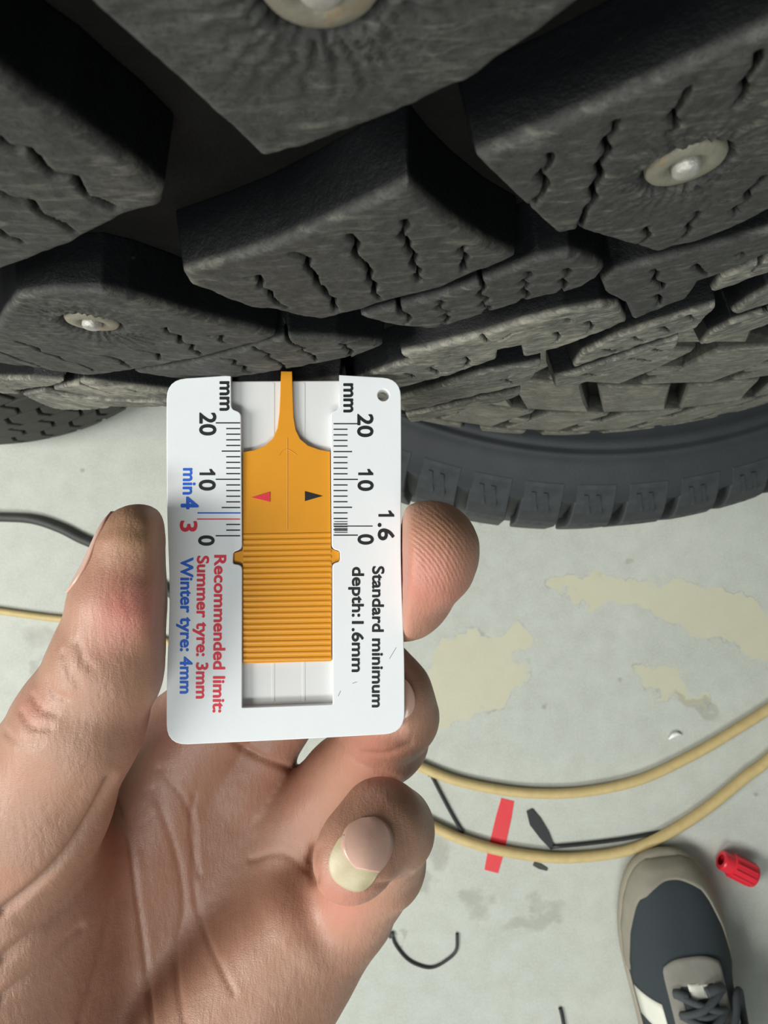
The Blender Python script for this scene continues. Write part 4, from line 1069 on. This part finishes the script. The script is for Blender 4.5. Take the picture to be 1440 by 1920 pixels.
# ------------------------------------------------------------------ shoe
def build_shoe():
    toe = fl(1226, 1588, 0); heel = fl(1292, 2070, 0)
    fw = (heel - toe); Ls = np.linalg.norm(fw[:2]); fw = fw / np.linalg.norm(fw); rt = np.array([-fw[1], fw[0], 0.0]); rt = -rt if rt[0] < 0 else rt
    root = empty('sneaker', (*(toe + fw * Ls / 2)[:2], 0), 'dark slate sneaker with grey suede toe and dark laces on the floor', 'shoe')
    org = np.array([*(toe + fw * Ls / 2)[:2], 0.0])
    def Pt(s, a, z): return toe + fw * s * Ls + rt * a + np.array([0, 0, z])
    mats = dict(sole=simple('tan_grey_sole', (0.30, 0.275, 0.215), 0.7, 0.15, 100, 0.3, 500), knit=simple('slate_knit', (0.030, 0.040, 0.047), 0.85, 0.25, 600, 0.6, 1500),
                suede=simple('grey_suede', (0.235, 0.225, 0.195), 0.9, 0.2, 90, 0.4, 900), mud=simple('mudguard_suede', (0.27, 0.25, 0.20), 0.9, 0.15, 90, 0.4, 900),
                lace=simple('charcoal_lace', (0.060, 0.068, 0.075), 0.85, 0.2, 500, 0.5, 1500), tongue=simple('tongue_knit', (0.050, 0.060, 0.068), 0.85, 0.2, 500, 0.5, 1500),
                white=simple('white_panel', (0.72, 0.72, 0.64), 0.6, 0.05, 100, 0.2, 500), hole=simple('eyelet', (0.012, 0.012, 0.014), 0.6))
    # half-widths left/right along the shoe (s 0 toe .. 1 heel)
    S = [0.0, .03, .08, .15, .25, .36, .48, .62, .76, .90, .97, 1.0]
    WL = [12, 28, 38, 46, 52, 53, 49, 44, 41, 36, 26, 8]; WR = [14, 30, 41, 50, 56, 57, 53, 48, 43, 37, 27, 8]
    HT = [20, 34, 45, 52, 60, 70, 84, 98, 104, 108, 104, 96]
    # sole slab
    loopL = [(s, -w) for s, w in zip(S, WL)]; loopR = [(s, w) for s, w in zip(S, WR)]
    ol = loopR + loopL[::-1]; n = len(ol); V = []
    for z, gscale in ((0, 0.97), (6, 1.06), (20, 1.08), (25, 1.02)):
        for s, a in ol: V.append(Pt(0.5 + (s - 0.5) * (1 + (gscale - 1) * 0.6), a * gscale, z))
    Fc = []
    for l in range(3):
        for i in range(n): Fc.append((l * n + i, l * n + (i + 1) % n, (l + 1) * n + (i + 1) % n, (l + 1) * n + i))
    Fc += [tuple(range(n))[::-1], tuple(range(3 * n, 4 * n))]
    subsurf(part('sole', V, Fc, mats['sole'], root, org, True), 1)
    # upper surface: arches across the shoe
    def arch(s, t, off=0.0):
        """t -1 left rim .. 1 right rim over the top"""
        wl = np.interp(s, S, WL); wr = np.interp(s, S, WR); hh = np.interp(s, S, HT)
        a = t * (wr if t > 0 else wl) ; k = (1 - abs(t) ** 2.6) ** 0.62
        z = 20 + (hh - 20) * k
        nrm = np.array([0, 0, 1.0]) * k + rt * t * 0.8; nrm /= np.linalg.norm(nrm) + 1e-9
        return Pt(s, a, z) + nrm * off
    def sheet(name, fn, ns, nt, mat, thick, parent=root, smooth=True):
        V = [fn(i / (ns - 1), j / (nt - 1)) for i in range(ns) for j in range(nt)]; Fc = []
        for i in range(ns - 1):
            for j in range(nt - 1):
                a = i * nt + j; Fc.append((a, a + 1, a + nt + 1, a + nt))
        o = part(name, V, Fc, mat, parent, org, smooth)
        m = o.modifiers.new('thick', 'SOLIDIFY'); m.thickness = thick / 1000; m.offset = 0
        return o
    sheet('upper', lambda i, j: arch(0.035 + 0.945 * i, -1 + 2 * j, 0), 40, 33, mats['knit'], 2.0)
    # toe mudguard wrapping the front rim
    def mudguard(i, j):
        g_ = -1 + 2 * i; a = abs(g_); sg = math.copysign(1, g_)
        end = 0.47 if g_ > 0 else 0.40
        if a < 0.5:
            q = a / 0.5; s_o, t_o = 0.004, q; s_i, t_i = 0.062 + 0.05 * q ** 2.5, q * 0.66
        else:
            q = (a - 0.5) / 0.5; s_o, t_o = 0.004 + (end - 0.004) * q, 1.0
            s_i = 0.112 + (end - 0.112) * q; t_i = 0.66 + 0.32 * q ** (0.75 if g_ > 0 else 0.32)
        p = arch(s_o + (s_i - s_o) * j, sg * (t_o + (t_i - t_o) * j), 1.5)
        if j < 0.12: p[2] = min(p[2], 19)
        return p
    sheet('mudguard', mudguard, 81, 9, mats['mud'], 1.6)
    # eyestay: grey suede U round the lacing
    def eyestay(i, j):
        ang = -1 + 2 * i; a = abs(ang)
        if a < 0.45:  # front of the U
            q = ang / 0.45; si, so = 0.385 + 0.0 * q * q, 0.300 + 0.035 * q * q * abs(q); ti, to = q * 0.30, q * 0.52
        else:
            q = (a - 0.45) / 0.55; sg = math.copysign(1, ang); si = 0.385 + 0.33 * q; so = 0.335 + 0.36 * q; ti, to = sg * (0.30 + 0.02 * q), sg * (0.52 + 0.05 * q)
        return arch(so + (si - so) * j, to + (ti - to) * j, 2.6)
    sheet('eyestay', eyestay, 61, 7, mats['suede'], 1.8)
    sheet('tongue', lambda i, j: arch(0.385 + 0.37 * i, -0.36 + 0.72 * j, 1.6), 14, 9, mats['tongue'], 2.4)
    sheet('tongue_tab', lambda i, j: arch(0.378 + 0.045 * i, -0.16 + 0.36 * j, 3.0 + 0.8 * math.sin(3.1 * j * 2)), 6, 9, mats['white'], 1.2)['label'] = 'white strip under the first lace'
    sheet('side_panel', lambda i, j: arch(0.455 + 0.10 * i, -0.98 + 0.30 * j, 1.8), 6, 6, mats['white'], 1.2)['label'] = 'white side panel'
    for s0 in (0.47, 0.57):
        sheet('side_panel', lambda i, j, s0=s0: arch(s0 + 0.055 * i, 0.74 + 0.22 * j, 1.8), 6, 6, mats['white'], 1.2)
    # eyelets and laces
    rows = [0.405, 0.465, 0.525, 0.585, 0.645]
    for s in rows:
        for t in (-0.41, 0.41):
            p = arch(s, t, 3.6); v, f = tube([p, p + np.array([0, 0, 1.2])], 2.6, 14); part('eyelet', v, f, mats['hole'], root, org)
    def lace(pts, r=3.6):
        P = [arch(s, t, o) for s, t, o in pts]; v, f = tube(P, r, 8, True, 6); part('lace', v, f, mats['lace'], root, org, True)
    lace([(0.405, -.43, 4), (0.402, -.34, 6), (0.412, -.22, 5)], 4.4); lace([(0.403, .12, 6), (0.398, .28, 6.5), (0.405, .44, 4)], 5.0)
    for k, (s0, s1) in enumerate(zip(rows[:-1], rows[1:])):
        lace([(s0, -.42, 5), (s0 + .01, -.25, 7), ((s0 + s1) / 2, 0, 8.5), (s1 - .01, .25, 7), (s1, .42, 5)])
        lace([(s0, .42, 5), (s0 + .012, .25, 8), ((s0 + s1) / 2 + .004, 0, 10.5), (s1 - .01, -.25, 8), (s1, -.42, 5)])
        lace([(s1, -.42, 6), (s1 + .004, 0, 6), (s1, .42, 6)], 3.0)
    lace([(0.56, .1, 12), (0.50, .45, 10), (0.445, .66, 8), (0.455, .80, 7), (0.52, .84, 7), (0.60, .72, 9), (0.66, .45, 11)], 3.8)
    lace([(0.56, -.1, 12), (0.53, -.45, 10), (0.58, -.68, 8), (0.66, -.62, 9), (0.70, -.4, 10)], 3.4)
    lace([(0.56, .12, 13), (0.58, .4, 11), (0.55, .7, 8), (0.60, .9, 6)], 3.4)
    # collar opening
    v, f = tube([arch(0.70, -.30, 4), arch(0.74, -.62, 4), arch(0.85, -.62, 6), arch(0.95, -.3, 6), arch(0.97, 0, 6), arch(0.95, .3, 6), arch(0.85, .62, 6), arch(0.74, .62, 4), arch(0.70, .30, 4)], 6.5, 10, True, 6)
    part('collar', v, f, mats['tongue'], root, org, True)
build_shoe()

# trouser leg above the sneaker: off the bottom of the frame, it shades the floor beside the shoe
def build_leg():
    a = fl(1285, 1985, 0); P = [a + np.array([0, -30, 128]), a + np.array([2, -42, 190]), a + np.array([8, -50, 290]), a + np.array([14, -75, 410])]
    v, f = tube(P, [56, 58, 66, 74], 28, True, 6); c = np.array([a[0], a[1], 0])
    V = np.array(v); V = V + 2.2 * vnoise(V, 26.0, 9)[:, None] * (V - V.mean(0)) / 60
    o = part('trouser_leg', V, f, simple('dark_denim', (0.030, 0.036, 0.050), 0.9, 0.3, 150, 0.6, 1200), None, c, True); o.location = c / 1000
    setp(o, 'dark trouser leg of the person wearing the slate sneaker', 'trousers')
build_leg()

# locking heads of two of the ties
for hx, hy, tie, an in TIE_HEADS:
    o = bpy.data.objects[tie]; c = fl(hx, hy, 0); ca, sa = math.cos(an), math.sin(an)
    V = [c + np.array([ca * x - sa * y, sa * x + ca * y, z]) for z in (0.2, 4.2) for x, y in ((-3, -2.6), (3, -2.6), (3.4, 2.6), (-3.4, 2.6))]
    h_ = part('tie_head', V, [(3, 2, 1, 0), (4, 5, 6, 7), (0, 1, 5, 4), (1, 2, 6, 5), (2, 3, 7, 6), (3, 0, 4, 7)], M['black'], o, np.array(o.location) * 1000)
    bevel(h_, 0.6, 2)
